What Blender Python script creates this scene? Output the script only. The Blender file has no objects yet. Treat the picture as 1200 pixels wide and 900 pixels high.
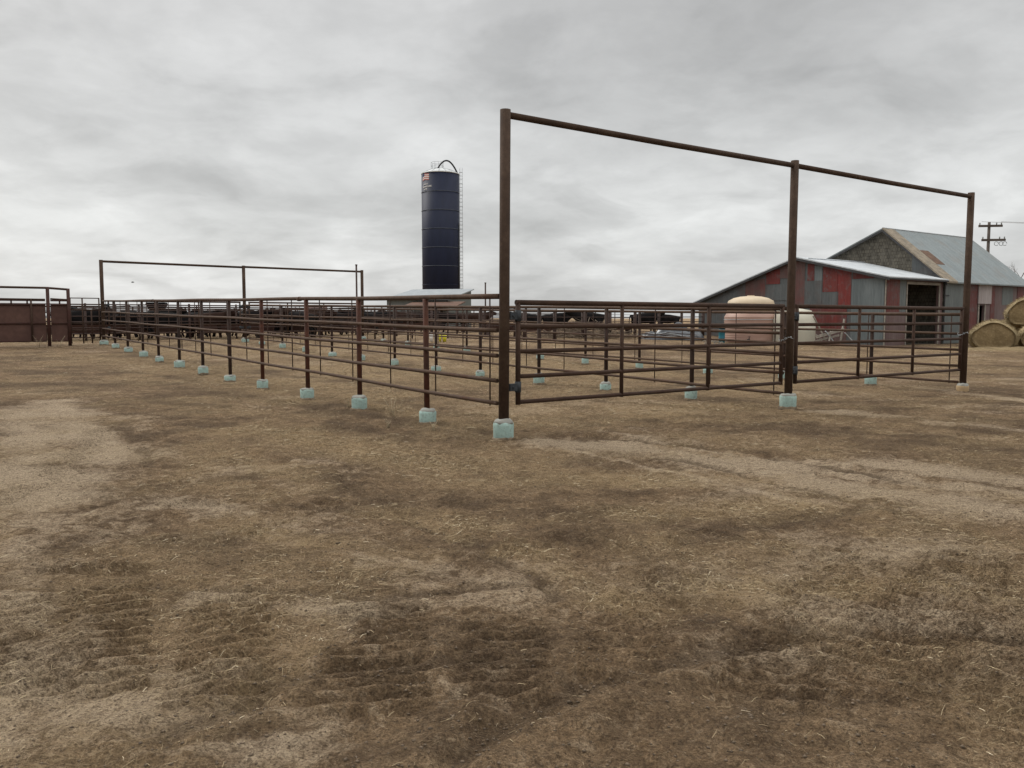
import bpy, bmesh, math, random
import numpy as np
from mathutils import Vector, Matrix, noise as mnoise

random.seed(7); RNG = np.random.default_rng(7)
PI = math.pi; R = math.radians
SC = bpy.context.scene; COL = SC.collection

# ------------------------------------------------------------------ camera
CAM_Z, F, PITCH = 1.645, 970.0, R(4.54)
cam = bpy.data.cameras.new('camera'); co = bpy.data.objects.new('camera', cam); COL.objects.link(co)
cam.sensor_width = 36.0; cam.lens = F / 1200 * 36; cam.clip_end = 20000; cam.clip_start = 0.05
co.location = (0, 0, CAM_Z); co.rotation_euler = (PI/2 - PITCH, 0, 0)
SC.camera = co
SC.render.resolution_x, SC.render.resolution_y = 1024, 768
SC.view_settings.view_transform = 'Standard'; SC.view_settings.look = 'None'
SC.view_settings.exposure = 0.0; SC.view_settings.gamma = 1.0
SC.view_settings.use_curve_mapping = False
SC.render.engine = 'CYCLES'
try:
    SC.cycles.use_denoising = True; SC.cycles.max_bounces = 5; SC.cycles.diffuse_bounces = 3
except Exception: pass

def WX(px, depth): return (px - 600) / F * depth
def WZ(py, depth): return CAM_Z + depth * math.tan(math.atan((450 - py) / F) - PITCH)
def gp(x, y):                                   # ground spot seen at a pixel of the 1200x900 photo
    a = math.atan((y - 450) / F) + PITCH
    Y = CAM_Z / math.tan(a)
    return ((x - 600) / F * (Y * math.cos(PITCH) + CAM_Z * math.sin(PITCH)), Y)

# pen frame: origin at the near corner post, +t along the front gates, +s along the long fence
AX, AY, TH = -0.116, 11.24, math.atan2(.585, .811)
CT, ST = math.cos(TH), math.sin(TH)
def pen(t, s): return (AX + CT*t - ST*s, AY + ST*t + CT*s)
GS = np.array([-1e5, 7, 12, 15, 19, 23, 29, 36, 60, 1e5]); GZ = np.array([0, 0, .04, .11, .19, .33, .52, .60, .62, .62])
def gs(X, Y):
    s = -ST*(np.asarray(X) - AX) + CT*(np.asarray(Y) - AY)
    return np.interp(s, GS, GZ)
def gz(X, Y): return float(gs(X, Y))
def gpen(t, s): return gz(*pen(t, s))

# ------------------------------------------------------------------ tagging
def tag(o, label=None, cat=None, group=None, kind=None):
    if label: o['label'] = label
    if cat: o['category'] = cat
    if group: o['group'] = group
    if kind: o['kind'] = kind
    return o
def empty(name, loc=(0,0,0), rz=0, label=None, cat=None, group=None):
    o = bpy.data.objects.new(name, None); COL.objects.link(o)
    o.location = loc; o.rotation_euler = (0, 0, rz); o.empty_display_size = .3
    return tag(o, label, cat, group)
def copy_tree(o, parent=None):
    c = o.copy(); COL.objects.link(c)
    if parent: c.parent = parent
    for ch in list(o.children): copy_tree(ch, c)
    return c

# ------------------------------------------------------------------ mesh builder
class MB:
    def __init__(s): s.v = []; s.f = []; s.m = []; s.sm = []
    def face(s, idx, mi=0, smooth=False): s.f.append(tuple(idx)); s.m.append(mi); s.sm.append(smooth)
    def box(s, c, size, mi=0, rz=0.0, rot=None):
        hx, hy, hz = (k/2 for k in size); b = len(s.v)
        M = rot if rot is not None else Matrix.Rotation(rz, 3, 'Z')
        for z in (-hz, hz):
            for x, y in ((-hx,-hy),(hx,-hy),(hx,hy),(-hx,hy)):
                s.v.append(tuple(Vector(c) + M @ Vector((x, y, z))))
        for q in ((3,2,1,0),(4,5,6,7),(0,1,5,4),(1,2,6,5),(2,3,7,6),(3,0,4,7)): s.face([b+i for i in q], mi)
    def bx(s, x0, x1, y0, y1, z0, z1, mi=0): s.box(((x0+x1)/2,(y0+y1)/2,(z0+z1)/2), (abs(x1-x0),abs(y1-y0),abs(z1-z0)), mi)
    def tube(s, pts, r, seg=10, mi=0, cap=True):
        pts = [Vector(p) for p in pts]; rs = r if isinstance(r, (list, tuple)) else [r]*len(pts)
        rings = []; up = None
        for i, p in enumerate(pts):
            d = (pts[min(i+1, len(pts)-1)] - pts[max(i-1, 0)]).normalized()
            if up is None: up = Vector((0,0,1)) if abs(d.z) < .9 else Vector((0,1,0))
            a = d.cross(up)
            if a.length < 1e-5: a = d.cross(Vector((1,0,0)))
            a.normalize(); b = a.cross(d).normalized(); up = b
            base = len(s.v)
            for k in range(seg):
                t = 2*PI*k/seg; q = p + (a*math.cos(t) + b*math.sin(t))*rs[i]; s.v.append(tuple(q))
            rings.append(base)
        for i in range(len(rings)-1):
            for k in range(seg):
                k2 = (k+1) % seg
                s.face((rings[i]+k, rings[i]+k2, rings[i+1]+k2, rings[i+1]+k), mi, True)
        if cap:
            s.face([rings[0]+k for k in range(seg)][::-1], mi); s.face([rings[-1]+k for k in range(seg)], mi)
    def lathe(s, prof, seg=24, c=(0,0,0), mi=0, wob=0.0, seed=0, smooth=True):
        rings = []
        for j, (r, z) in enumerate(prof):
            base = len(s.v); rings.append(base)
            for k in range(seg):
                t = 2*PI*k/seg; rr = r
                if wob: rr = r*(1 + wob*mnoise.noise(Vector((math.cos(t)*1.5+seed, math.sin(t)*1.5, z*4))))
                zz = z + (wob*.25*mnoise.noise(Vector((math.cos(t)*2*r*5, math.sin(t)*2*r*5+seed, 3.))) if wob and j > 0 else 0)
                s.v.append((c[0]+rr*math.cos(t), c[1]+rr*math.sin(t), c[2]+zz))
        for i in range(len(rings)-1):
            for k in range(seg):
                k2 = (k+1) % seg; s.face((rings[i]+k, rings[i]+k2, rings[i+1]+k2, rings[i+1]+k), mi, smooth)
        s.face([rings[-1]+k for k in range(seg)], mi); s.face([rings[0]+k for k in range(seg)][::-1], mi)
    def prism(s, poly, axis, a0, a1, mi=0):
        """poly = list of 2-D points, extruded along an axis ('x': poly in y,z; 'y': poly in x,z)"""
        n = len(poly); b = len(s.v)
        for a in (a0, a1):
            for p in poly: s.v.append((a, p[0], p[1]) if axis == 'x' else (p[0], a, p[1]))
        s.face(range(b, b+n), mi); s.face([b+n+i for i in range(n)][::-1], mi)
        for i in range(n):
            j = (i+1) % n; s.face((b+i, b+n+i, b+n+j, b+j), mi)
    def build(s, name, mats, parent=None, fix=True):
        me = bpy.data.meshes.new(name); me.from_pydata(s.v, [], s.f)
        me.polygons.foreach_set('material_index', s.m); me.polygons.foreach_set('use_smooth', s.sm)
        for m in (mats if isinstance(mats, (list, tuple)) else [mats]): me.materials.append(m)
        if fix:
            bm = bmesh.new(); bm.from_mesh(me); bmesh.ops.recalc_face_normals(bm, faces=bm.faces); bm.to_mesh(me); bm.free()
        o = bpy.data.objects.new(name, me); COL.objects.link(o)
        if parent: o.parent = parent
        return o

# ------------------------------------------------------------------ materials
class N:
    def __init__(s, name):
        s.m = bpy.data.materials.new(name); s.m.use_nodes = True; s.t = s.m.node_tree; s.p = s.t.nodes['Principled BSDF']
    def n(s, kind, **kw):
        x = s.t.nodes.new(kind)
        for k, v in kw.items(): setattr(x, k, v)
        return x
    def l(s, a, b): s.t.links.new(a, b)
    def coord(s, which='Object', scale=(1,1,1)):
        c = s.n('ShaderNodeTexCoord'); m = s.n('ShaderNodeMapping'); m.inputs['Scale'].default_value = scale
        s.l(c.outputs[which], m.inputs['Vector']); return m.outputs['Vector']
    def noise(s, vec, scale, detail=4, rough=.55, dist=0):
        x = s.n('ShaderNodeTexNoise'); x.inputs['Scale'].default_value = scale; x.inputs['Detail'].default_value = detail
        x.inputs['Roughness'].default_value = rough; x.inputs['Distortion'].default_value = dist
        if vec is not None: s.l(vec, x.inputs['Vector'])
        return x.outputs['Fac']
    def ramp(s, fac, stops):
        x = s.n('ShaderNodeValToRGB'); e = x.color_ramp.elements
        while len(e) < len(stops): e.new(.5)
        for i, (p, c) in enumerate(stops):
            e[i].position = p; e[i].color = (c[0], c[1], c[2], 1) if isinstance(c, (tuple, list)) else (c, c, c, 1)
        s.l(fac, x.inputs['Fac']); return x.outputs['Color']
    def mix(s, fac, a, b, mode='MIX'):
        x = s.n('ShaderNodeMix', data_type='RGBA', blend_type=mode)
        for sock, v in ((x.inputs[0], fac), (x.inputs[6], a), (x.inputs[7], b)):
            if hasattr(v, 'links'): s.l(v, sock)
            elif isinstance(v, (tuple, list)): sock.default_value = (v[0], v[1], v[2], 1)
            else: sock.default_value = v
        return x.outputs[2]
    def math(s, op, a, b=0.0, clamp=False):
        x = s.n('ShaderNodeMath', operation=op, use_clamp=clamp)
        for i, v in enumerate((a, b)):
            if hasattr(v, 'links'): s.l(v, x.inputs[i])
            else: x.inputs[i].default_value = v
        return x.outputs[0]
    def bump(s, h, dist=.01, strength=1.0, prev=None):
        x = s.n('ShaderNodeBump'); x.inputs['Distance'].default_value = dist; x.inputs['Strength'].default_value = strength
        s.l(h, x.inputs['Height'])
        if prev is not None: s.l(prev, x.inputs['Normal'])
        return x.outputs['Normal']
    def done(s, col=None, rough=.8, metal=0, normal=None, spec=.3):
        if col is not None:
            if hasattr(col, 'links'): s.l(col, s.p.inputs['Base Color'])
            else: s.p.inputs['Base Color'].default_value = (*col, 1)
        if hasattr(rough, 'links'): s.l(rough, s.p.inputs['Roughness'])
        else: s.p.inputs['Roughness'].default_value = rough
        s.p.inputs['Metallic'].default_value = metal; s.p.inputs['Specular IOR Level'].default_value = spec
        if normal is not None: s.l(normal, s.p.inputs['Normal'])
        return s.m

def rusty(name, a, b, c, scale=6, rough=.75):
    k = N(name); v = k.coord('Object')
    n1 = k.noise(v, scale, 5, .6); n2 = k.noise(v, scale*7, 4, .7)
    col = k.ramp(n1, [(.32, a), (.5, b), (.68, c)])
    col = k.mix(k.ramp(n2, [(.35, 0.0), (.75, .55)]), col, tuple(x*.5 for x in a))
    return k.done(col, rough, 0, k.bump(n2, .004, .6), .2)
def plain(name, c, rough=.8, var=.25, scale=3, metal=0, spec=.3):
    k = N(name); v = k.coord('Object'); n1 = k.noise(v, scale, 5, .6)
    col = k.ramp(n1, [(.3, tuple(x*(1-var) for x in c)), (.7, tuple(min(1, x*(1+var)) for x in c))])
    return k.done(col, rough, metal, None, spec)
def sheet(name, a, b, rust=None, wave='X', pitch=.2, rough=.6, metal=0.0, amp=.0035, streak=1.0, blot=.0):
    """weathered corrugated sheet metal; ribs run vertically, streaks too"""
    k = N(name); sc = (1, 1, .12)
    v = k.coord('Object', sc); vo = k.coord('Object')
    n1 = k.noise(v, 1.6*streak, 5, .6, .4); n2 = k.noise(vo, .8, 4, .6)
    col = k.ramp(n1, [(.3, a), (.7, b)])
    if rust: col = k.mix(k.ramp(n2, [(.5, 0.0), (.72, .75)]), col, rust)
    n4 = k.noise(vo, 2.6, 5, .7, .5); col = k.mix(k.ramp(n4, [(.50, 0.0), (.66, blot)]), col, (.10,.105,.105))
    n3 = k.noise(v, 14, 3, .6); col = k.mix(k.ramp(n3, [(.35, .35), (.6, 0.0)]), col, tuple(x*.55 for x in a))
    w = k.n('ShaderNodeTexWave', wave_type='BANDS', bands_direction=wave, wave_profile='SIN')
    w.inputs['Scale'].default_value = 2*PI/pitch/20*1.0 ; k.l(vo, w.inputs['Vector'])
    return k.done(col, rough, metal, k.bump(w.outputs['Fac'], amp, 1.0), .4)

M = {}
M['arch'] = rusty('weathered_brown_pipe', (.044,.027,.018), (.062,.038,.025), (.085,.056,.038), 2.2, .85)
M['post'] = rusty('rusted_pipe_post', (.038,.017,.012), (.088,.032,.018), (.058,.028,.019), 1.6)
M['post2'] = rusty('dark_pipe_post', (.030,.020,.016), (.048,.028,.021), (.040,.026,.020), 1.6)
M['rail'] = rusty('rusted_pipe_rail', (.070,.043,.029), (.098,.065,.046), (.085,.044,.027), 1.8, .85)
M['gate'] = rusty('brown_primer_pipe', (.046,.027,.019), (.066,.038,.026), (.056,.037,.028), 2.5, .8)
M['stay'] = rusty('rusted_rod', (.035,.022,.018), (.055,.03,.02), (.07,.04,.03), 3)
M['bgpipe'] = rusty('dark_old_pipe', (.045,.032,.028), (.075,.05,.043), (.06,.035,.03), .7)
M['hinge'] = plain('dark_hinge_steel', (.035,.040,.045), .7, .3, 20)
def footmat(name, c, stain):
    k = N(name); v = k.coord('Object'); n1 = k.noise(v, 5, 5, .65); n2 = k.noise(v, 22, 4, .7)
    col = k.ramp(n1, [(.38, tuple(x*.82 for x in c)), (.6, c)])
    col = k.mix(k.ramp(n2, [(.5, 0.0), (.68, .6)]), col, stain)
    return k.done(col, .85, 0, k.bump(n2, .006, .7), .2)
M['aqua'] = footmat('pale_aqua_form', (.37,.51,.465), (.19,.18,.15))
M['tan'] = footmat('tan_concrete_form', (.42,.30,.17), (.3,.24,.17))
M['mud'] = plain('splashed_mud', (.15,.112,.075), .95, .5, 14)
M['mortar'] = footmat('grey_mortar', (.31,.31,.28), (.25,.22,.18))
M['cow'] = plain('black_hide', (.009,.008,.008), .9, .4, 3, 0, .08)
M['cowb'] = plain('dark_brown_hide', (.026,.014,.010), .9, .4, 3, 0, .08)
M['windbreak'] = rusty('brown_steel_sheet', (.085,.045,.036), (.105,.057,.045), (.125,.070,.055), .5, .65)
M['redpost'] = rusty('red_oxide_post', (.050,.024,.019), (.066,.029,.023), (.055,.034,.027), 2)
M['bunk'] = rusty('rusty_bunk_steel', (.05,.028,.022), (.085,.045,.035), (.06,.03,.025), .9)

# silo
k = N('blue_glass_steel'); v = k.coord('Object', (1,1,.25)); n1 = k.noise(v, 1.2, 4, .6)
M['silo'] = k.done(k.ramp(n1, [(.3, (.008,.012,.030)), (.7, (.011,.016,.040))]), .6, 0, None, .25)
M['ring'] = plain('steel_ring', (.075,.088,.11), .5, .3, 1)
M['silotop'] = plain('pale_dome_metal', (.55,.57,.57), .5, .15, 1)
M['galv'] = plain('galvanised', (.32,.34,.35), .5, .25, 3)
M['blackpipe'] = plain('black_tube', (.012,.012,.014), .5, .2, 3)
M['white'] = plain('white_paint', (.7,.7,.68), .6, .1, 3)
M['flagred'] = plain('flag_red', (.42,.10,.08), .6, .1, 3)
M['flagblue'] = plain('flag_blue', (.03,.04,.12), .6, .1, 3)

# barn
M['greyX'] = sheet('grey_sheet_front', (.066,.073,.075), (.105,.114,.115), (.09,.05,.043), 'Y', blot=.4)
M['greyY'] = sheet('grey_sheet_side', (.095,.112,.11), (.138,.155,.152), None, 'X')
M['redX'] = sheet('red_sheet_front', (.105,.017,.014), (.155,.025,.020), (.10,.045,.04), 'Y', blot=.6)
M['redbX'] = sheet('bright_red_sheet', (.15,.016,.013), (.20,.026,.021), (.11,.04,.035), 'Y', blot=.45)
M['redY'] = sheet('red_sheet_side', (.10,.020,.017), (.145,.035,.029), (.11,.065,.06), 'X', blot=.6)
M['marX'] = sheet('maroon_grey_sheet', (.085,.048,.043), (.115,.072,.066), (.13,.03,.024), 'Y')
M['marY'] = sheet('faded_maroon_side', (.115,.072,.069), (.160,.116,.111), (.12,.055,.048), 'X')
M['blueX'] = sheet('blue_grey_sheet', (.098,.117,.121), (.15,.172,.176), None, 'Y')
M['roof'] = sheet('bright_galvanised_roof', (.42,.45,.47), (.58,.61,.63), None, 'X', .6, .5, .15, .01)
M['roof2'] = sheet('grey_green_roof', (.165,.195,.20), (.225,.258,.262), (.19,.185,.17), 'X', .6, .6, .05, .01)
M['rust'] = plain('rusted_roof_patch', (.12,.07,.045), .8, .4, 4)
k = N('old_shingles'); v = k.coord('Object')
br = k.n('ShaderNodeTexBrick'); mp = k.n('ShaderNodeMapping'); mp.inputs['Rotation'].default_value = (0, R(90), 0)
sx = k.n('ShaderNodeSeparateXYZ'); k.l(v, sx.inputs[0]); cx = k.n('ShaderNodeCombineXYZ'); k.l(sx.outputs['Y'], cx.inputs[0]); k.l(sx.outputs['Z'], cx.inputs[1])
k.l(cx.outputs[0], br.inputs['Vector']); br.inputs['Scale'].default_value = 1.0; br.inputs['Brick Width'].default_value = .17; br.inputs['Row Height'].default_value = .21
br.inputs['Mortar Size'].default_value = .014
br.inputs['Color1'].default_value = (.125,.113,.09,1); br.inputs['Color2'].default_value = (.062,.057,.048,1); br.inputs['Mortar'].default_value = (.03,.026,.02,1)
n1 = k.noise(v, 3, 5, .7)
col = k.mix(k.ramp(n1, [(.4, 0.0), (.7, .7)]), br.outputs['Color'], (.165,.152,.125))
M['shingle'] = k.done(col, .9, 0, k.bump(br.outputs['Fac'], .01, -1), .2)
k = N('bare_roof_boards'); v = k.coord('Object', (1, 6, 6)); n1 = k.noise(v, 2.5, 5, .7); n2 = k.noise(k.coord('Object'), 3, 4, .6)
col = k.mix(k.ramp(n2, [(.4, 0.0), (.65, .8)]), k.ramp(n1, [(.3, (.17,.14,.105)), (.6, (.32,.27,.205))]), (.17,.15,.12))
M['boards'] = k.done(col, .9, 0, k.bump(n1, .02, .8), .2)
M['trim'] = plain('dark_trim', (.045,.045,.047), .7, .3, 3)
M['wood'] = plain('weathered_wood', (.26,.235,.2), .85, .35, 5)
M['paleboard'] = sheet('pale_board_cover', (.30,.26,.25), (.40,.36,.35), None, 'X', .25)
M['dirtfloor'] = plain('barn_dirt', (.04,.033,.026), .95, .3, 2)
M['darkwood'] = plain('dark_wood', (.05,.04,.033), .9, .3, 4)
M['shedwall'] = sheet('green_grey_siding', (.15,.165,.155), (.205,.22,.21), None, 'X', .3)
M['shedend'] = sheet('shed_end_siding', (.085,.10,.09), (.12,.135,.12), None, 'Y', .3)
M['shedroof'] = sheet('pale_shed_roof', (.24,.265,.28), (.33,.355,.37), None, 'X', .3, .5, .15)
M['rustroof'] = rusty('rusty_lean_roof', (.09,.05,.035), (.14,.075,.05), (.1,.06,.045), .6)
M['glass'] = plain('dusty_window', (.18,.21,.21), .25, .3, 1, 0, .5)
# tanks and odds
k = N('pink_poly_tank'); v = k.coord('Object', (.5,.5,3)); n1 = k.noise(v, 1.2, 4, .6)
M['pink'] = k.done(k.ramp(n1, [(.3, (.30,.185,.145)), (.7, (.41,.27,.215))]), .5, 0, None, .3)
M['creamtop'] = plain('cream_poly', (.53,.43,.30), .5, .1, 1)
M['cream'] = plain('offwhite_poly', (.54,.52,.43), .5, .1, 1)
M['teal'] = plain('teal_drum', (.02,.13,.17), .5, .2, 2)
M['tarp'] = plain('grey_black_tarp', (.03,.035,.042), .35, .5, 2, 0, .6)
M['yellow'] = plain('yellow_plastic', (.62,.56,.04), .5, .1, 4)
M['wplastic'] = plain('white_plastic', (.68,.66,.62), .5, .1, 4)
M['twig'] = plain('dry_branches', (.16,.12,.085), .9, .4, 2)
M['bark'] = plain('grey_bark', (.10,.085,.075), .9, .3, 3)
M['pole'] = plain('pole_wood', (.085,.07,.058), .9, .3, 2)
M['ceramic'] = plain('insulator', (.25,.27,.27), .3, .1, 3)
M['wire'] = plain('aluminium_wire', (.3,.3,.3), .5, .1, 3)
def baleskin(name, a, b, c, sc):
    k = N(name); v = k.coord('Object', sc); n1 = k.noise(v, 9, 6, .75, .5); n2 = k.noise(k.coord('Object'), 1.6, 4, .6); n3 = k.noise(k.coord('Object'), 40, 4, .7)
    col = k.ramp(n1, [(.3, a), (.55, b), (.75, c)])
    col = k.mix(k.ramp(n2, [(.45, 0.0), (.7, .6)]), col, tuple(x*.7 for x in a))
    col = k.mix(k.ramp(n3, [(.55, 0.0), (.7, .6)]), col, c)
    return k.done(col, .95, 0, k.bump(n1, .05, .9, k.bump(n3, .02, .8)), .1)
M['baleface'] = baleskin('bale_face', (.165,.118,.062), (.25,.185,.10), (.36,.28,.165), (1,1,1))
M['baleside'] = baleskin('bale_side', (.26,.195,.105), (.42,.335,.195), (.60,.50,.33), (6,1,6))

M['strawdrift'] = baleskin('straw_drift', (.16,.118,.066), (.27,.205,.115), (.42,.33,.20), (5,2,3))
# ------------------------------------------------------------------ world, sun
w = bpy.data.worlds.new('World'); SC.world = w; w.use_nodes = True
T = w.node_tree; T.nodes.clear()
def wn(kind, **kw):
    x = T.nodes.new(kind)
    for a, b in kw.items(): setattr(x, a, b)
    return x
def wmath(op, a, b=0.0, clamp=False):
    x = wn('ShaderNodeMath', operation=op, use_clamp=clamp)
    for i, v in enumerate((a, b)):
        if hasattr(v, 'links'): T.links.new(v, x.inputs[i])
        else: x.inputs[i].default_value = v
    return x.outputs[0]
SUN_EL, SUN_AZ = R(38), R(-52)            # veiled sun behind the cloud, ahead and to the left
sky = wn('ShaderNodeTexSky', sky_type='NISHITA', sun_disc=False, sun_elevation=SUN_EL, sun_rotation=SUN_AZ, dust_density=3.0)
bgs = wn('ShaderNodeBackground'); T.links.new(sky.outputs[0], bgs.inputs[0]); bgs.inputs[1].default_value = .1
tc = wn('ShaderNodeTexCoord'); sp = wn('ShaderNodeSeparateXYZ'); T.links.new(tc.outputs['Generated'], sp.inputs[0])
zc = wmath('MAXIMUM', sp.outputs['Z'], 0.0)
den = wmath('ADD', zc, .25)
cmb = wn('ShaderNodeCombineXYZ')
T.links.new(wmath('DIVIDE', sp.outputs['X'], den), cmb.inputs[0]); T.links.new(wmath('DIVIDE', sp.outputs['Y'], den), cmb.inputs[1])
def wnoise(scale, detail, rough, dist, off=(0,0,0), sc=(1,1,1)):
    mp = wn('ShaderNodeMapping'); mp.inputs['Location'].default_value = off; mp.inputs['Scale'].default_value = sc
    T.links.new(cmb.outputs[0], mp.inputs['Vector'])
    x = wn('ShaderNodeTexNoise'); x.inputs['Scale'].default_value = scale; x.inputs['Detail'].default_value = detail
    x.inputs['Roughness'].default_value = rough; x.inputs['Distortion'].default_value = dist
    T.links.new(mp.outputs[0], x.inputs['Vector']); return x.outputs['Fac']
def wramp(fac, stops, interp='EASE'):
    x = wn('ShaderNodeValToRGB'); x.color_ramp.interpolation = interp; e = x.color_ramp.elements
    while len(e) < len(stops): e.new(.5)
    for i, (p, c) in enumerate(stops):
        e[i].position = p; e[i].color = (*c, 1) if isinstance(c, tuple) else (c, c, c, 1)
    T.links.new(fac, x.inputs['Fac']); return x.outputs['Color']
prof = wramp(zc, [(0, (.75,.755,.745)), (.10, (.715,.725,.718)), (.22, (.645,.652,.648)), (.40, (.55,.55,.548)), (.50, (.62,.62,.62)), (.62, (1.0,.99,.97))], 'LINEAR')
big = wramp(wnoise(.8, 3, .5, .3, (3.1, .4, 0), (1, 1, 1)), [(.34, .83), (.66, 1.13)])
mid = wramp(wnoise(2.6, 6, .52, .5, (7.3, 2.2, 0), (1, 1, 1)), [(.34, .86), (.50, .99), (.66, 1.09)])
fine = wramp(wnoise(5.5, 7, .6, .25, (1.3, 5.2, 0), (1, 1, 1)), [(.32, .94), (.68, 1.045)])
def wmixmul(a, b, fac=1.0):
    x = wn('ShaderNodeMix', data_type='RGBA', blend_type='MULTIPLY'); x.inputs[0].default_value = fac
    T.links.new(a, x.inputs[6]); T.links.new(b, x.inputs[7]); return x.outputs[2]
cl = wmixmul(wmixmul(wmixmul(prof, big), mid), fine)
top = wramp(zc, [(0, 1.0), (.47, 1.0), (.6, 1.0)], 'LINEAR')
# the cloud deck is brighter towards the zenith, as under any overcast sky
gain = wn('ShaderNodeMapRange'); gain.inputs['From Min'].default_value = .47; gain.inputs['From Max'].default_value = .85
gain.inputs['To Min'].default_value = 1.0; gain.inputs['To Max'].default_value = 2.2; T.links.new(zc, gain.inputs['Value'])
bgc = wn('ShaderNodeBackground'); T.links.new(cl, bgc.inputs[0]); T.links.new(gain.outputs[0], bgc.inputs[1])
mx = wn('ShaderNodeMixShader'); mx.inputs[0].default_value = .96
T.links.new(bgs.outputs[0], mx.inputs[1]); T.links.new(bgc.outputs[0], mx.inputs[2])
wo = wn('ShaderNodeOutputWorld'); T.links.new(mx.outputs[0], wo.inputs['Surface'])
L = bpy.data.lights.new('sun', 'SUN'); L.energy = 1.5; L.angle = R(16); L.color = (1, .97, .92)
lo = bpy.data.objects.new('sun', L); COL.objects.link(lo)
# direction towards the sun: rotation measured from +Y, clockwise
sd = Vector((math.sin(SUN_AZ)*math.cos(SUN_EL), math.cos(SUN_AZ)*math.cos(SUN_EL), math.sin(SUN_EL)))
lo.rotation_euler = sd.to_track_quat('Z', 'Y').to_euler(); lo.location = (0, -20, 40)

# ------------------------------------------------------------------ ground
def vnoise(x, y, seed=0):
    xi = np.floor(x); yi = np.floor(y); fx = x - xi; fy = y - yi
    fx = fx*fx*(3-2*fx); fy = fy*fy*(3-2*fy)
    def h(a, b):
        n = (a*127.1 + b*311.7 + seed*74.7); return np.mod(np.sin(n)*43758.5453, 1.0)
    return (h(xi,yi)*(1-fx)+h(xi+1,yi)*fx)*(1-fy) + (h(xi,yi+1)*(1-fx)+h(xi+1,yi+1)*fx)*fy
def fbm(x, y, sc, oct=4, seed=0, rough=.5):
    a = 1; t = 0; n = 0
    for o in range(oct):
        n = n + a*vnoise(x*sc+o*17.3, y*sc-o*9.1, seed+o); t += a; a *= rough; sc *= 2.03
    return n/t
def seg_d(X, Y, p, q):
    px, py = p; dx, dy = q[0]-px, q[1]-py; L2 = dx*dx+dy*dy
    u = np.clip(((X-px)*dx+(Y-py)*dy)/L2, 0, 1)
    return np.hypot(X-px-u*dx, Y-py-u*dy), u
def blob(X, Y, a, b, wd, seed=1, soft=.5):
    """soft-edged streak between two pixel spots of the photo, wd metres wide"""
    d, u = seg_d(X, Y, gp(*a), gp(*b))
    n = fbm(X, Y, 1.1/max(wd, .3), 4, seed) - .5
    v = 1 - d/wd + n*1.5
    return np.clip(v/soft, 0, 1)
SAND = [((700,506),(1010,562),.10),((660,525),(960,590),.08),((900,545),(1200,575),.35),((760,524),(1010,570),.3),((20,480),(60,620),.9),((70,470),(120,540),.8),((30,640),(10,880),.35),((640,518),(760,530),.45),((720,522),(1010,575),.75),((1010,575),(1210,600),.75),
        ((880,542),(1060,545),.45),((1060,545),(1200,560),.6),((950,480),(1200,502),.4),((1070,452),(1200,470),.5),((190,590),(290,600),.28),
        ((60,770),(200,800),.3),((0,720),(60,700),.25),((420,660),(520,665),.25),((250,700),(420,720),.2),((960,650),(1120,640),.35),((60,820),(320,880),.3)]
DARK = [((150,425),(330,440),.7),((330,470),(600,490),.45),((620,455),(900,470),.6),((900,470),(1180,472),.5),((300,440),(480,455),.6),((640,420),(860,425),1.2),((900,425),(1130,430),1.0),((60,430),(160,428),.8),((0,440),(70,445),.8),((1130,428),(1200,432),1.2),((700,470),(860,480),.4),((1000,505),(1190,520),.25),((80,598),(240,565),.22),((160,470),(260,478),.5),((0,455),(200,452),.9),((130,495),(170,515),.25),((370,555),(470,600),.5),((280,560),(420,545),.35),
        ((470,535),(640,560),.5),((620,600),(800,612),.45),((240,650),(420,680),.35),((180,630),(320,655),.25),((480,740),(650,748),.35),
        ((830,735),(1060,758),.22),((1040,740),(1190,760),.16),((500,880),(640,840),.14),((860,850),(960,820),.12),((700,515),(900,532),.22),((960,488),(1110,492),.3),((940,480),(1080,478),.25),
        ((940,580),(1050,590),.12),((780,640),(950,600),.4),((390,760),(560,860),.18),((180,880),(330,850),.12),((950,820),(1180,800),.14),((0,690),(120,690),.12),
        ((1100,450),(1200,458),.8),((250,460),(520,500),.5),((1130,520),(1200,530),.5),((640,490),(700,498),.3)]
STRAW = [((300,500),(520,540),1.1),((520,540),(640,550),.7),((240,520),(360,570),.6),((460,600),(560,620),.45),((640,480),(860,478),1.6),((420,470),(560,500),.6),
         ((560,560),(900,560),.6),((760,600),(930,590),.5),((820,690),(1000,690),.4),((620,650),(760,720),.3),((200,430),(360,470),1.2),((1050,412),(1200,412),1.5),
         ((400,430),(560,445),2.2),((600,430),(800,430),2.5),((850,430),(1110,425),2.0),((0,418),(140,412),1.5),((120,430),(200,440),1.0),((280,620),(400,640),.3),((1060,680),(1180,700),.4)]
TRACKS = [(((100,830),(112,740),(122,682)),.50,.19,.017),(((20,840),(35,740),(48,690)),.40,.19,.013),(((250,840),(265,760),(280,690)),.42,.17,.012),(((430,850),(440,760),(450,700)),.50,.17,.013),(((590,840),(590,770),(590,715)),.45,.17,.010),
          (((190,672),(110,664),(20,664)),.22,.15,.020),(((1000,860),(1070,740),(1150,640)),.55,.19,.015),(((1130,880),(1190,760),(1230,680)),.5,.19,.012),(((880,830),(930,740),(1010,640)),.45,.18,.011),
          (((700,820),(740,740),(800,660)),.42,.18,.009),(((250,640),(350,600),(420,580)),.30,.16,.010),(((170,600),(230,588),(310,592)),.26,.14,.009),(((-40,600),(60,560),(120,500)),.35,.16,.010),
          (((560,660),(640,640),(760,630)),.3,.16,.008)]
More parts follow.
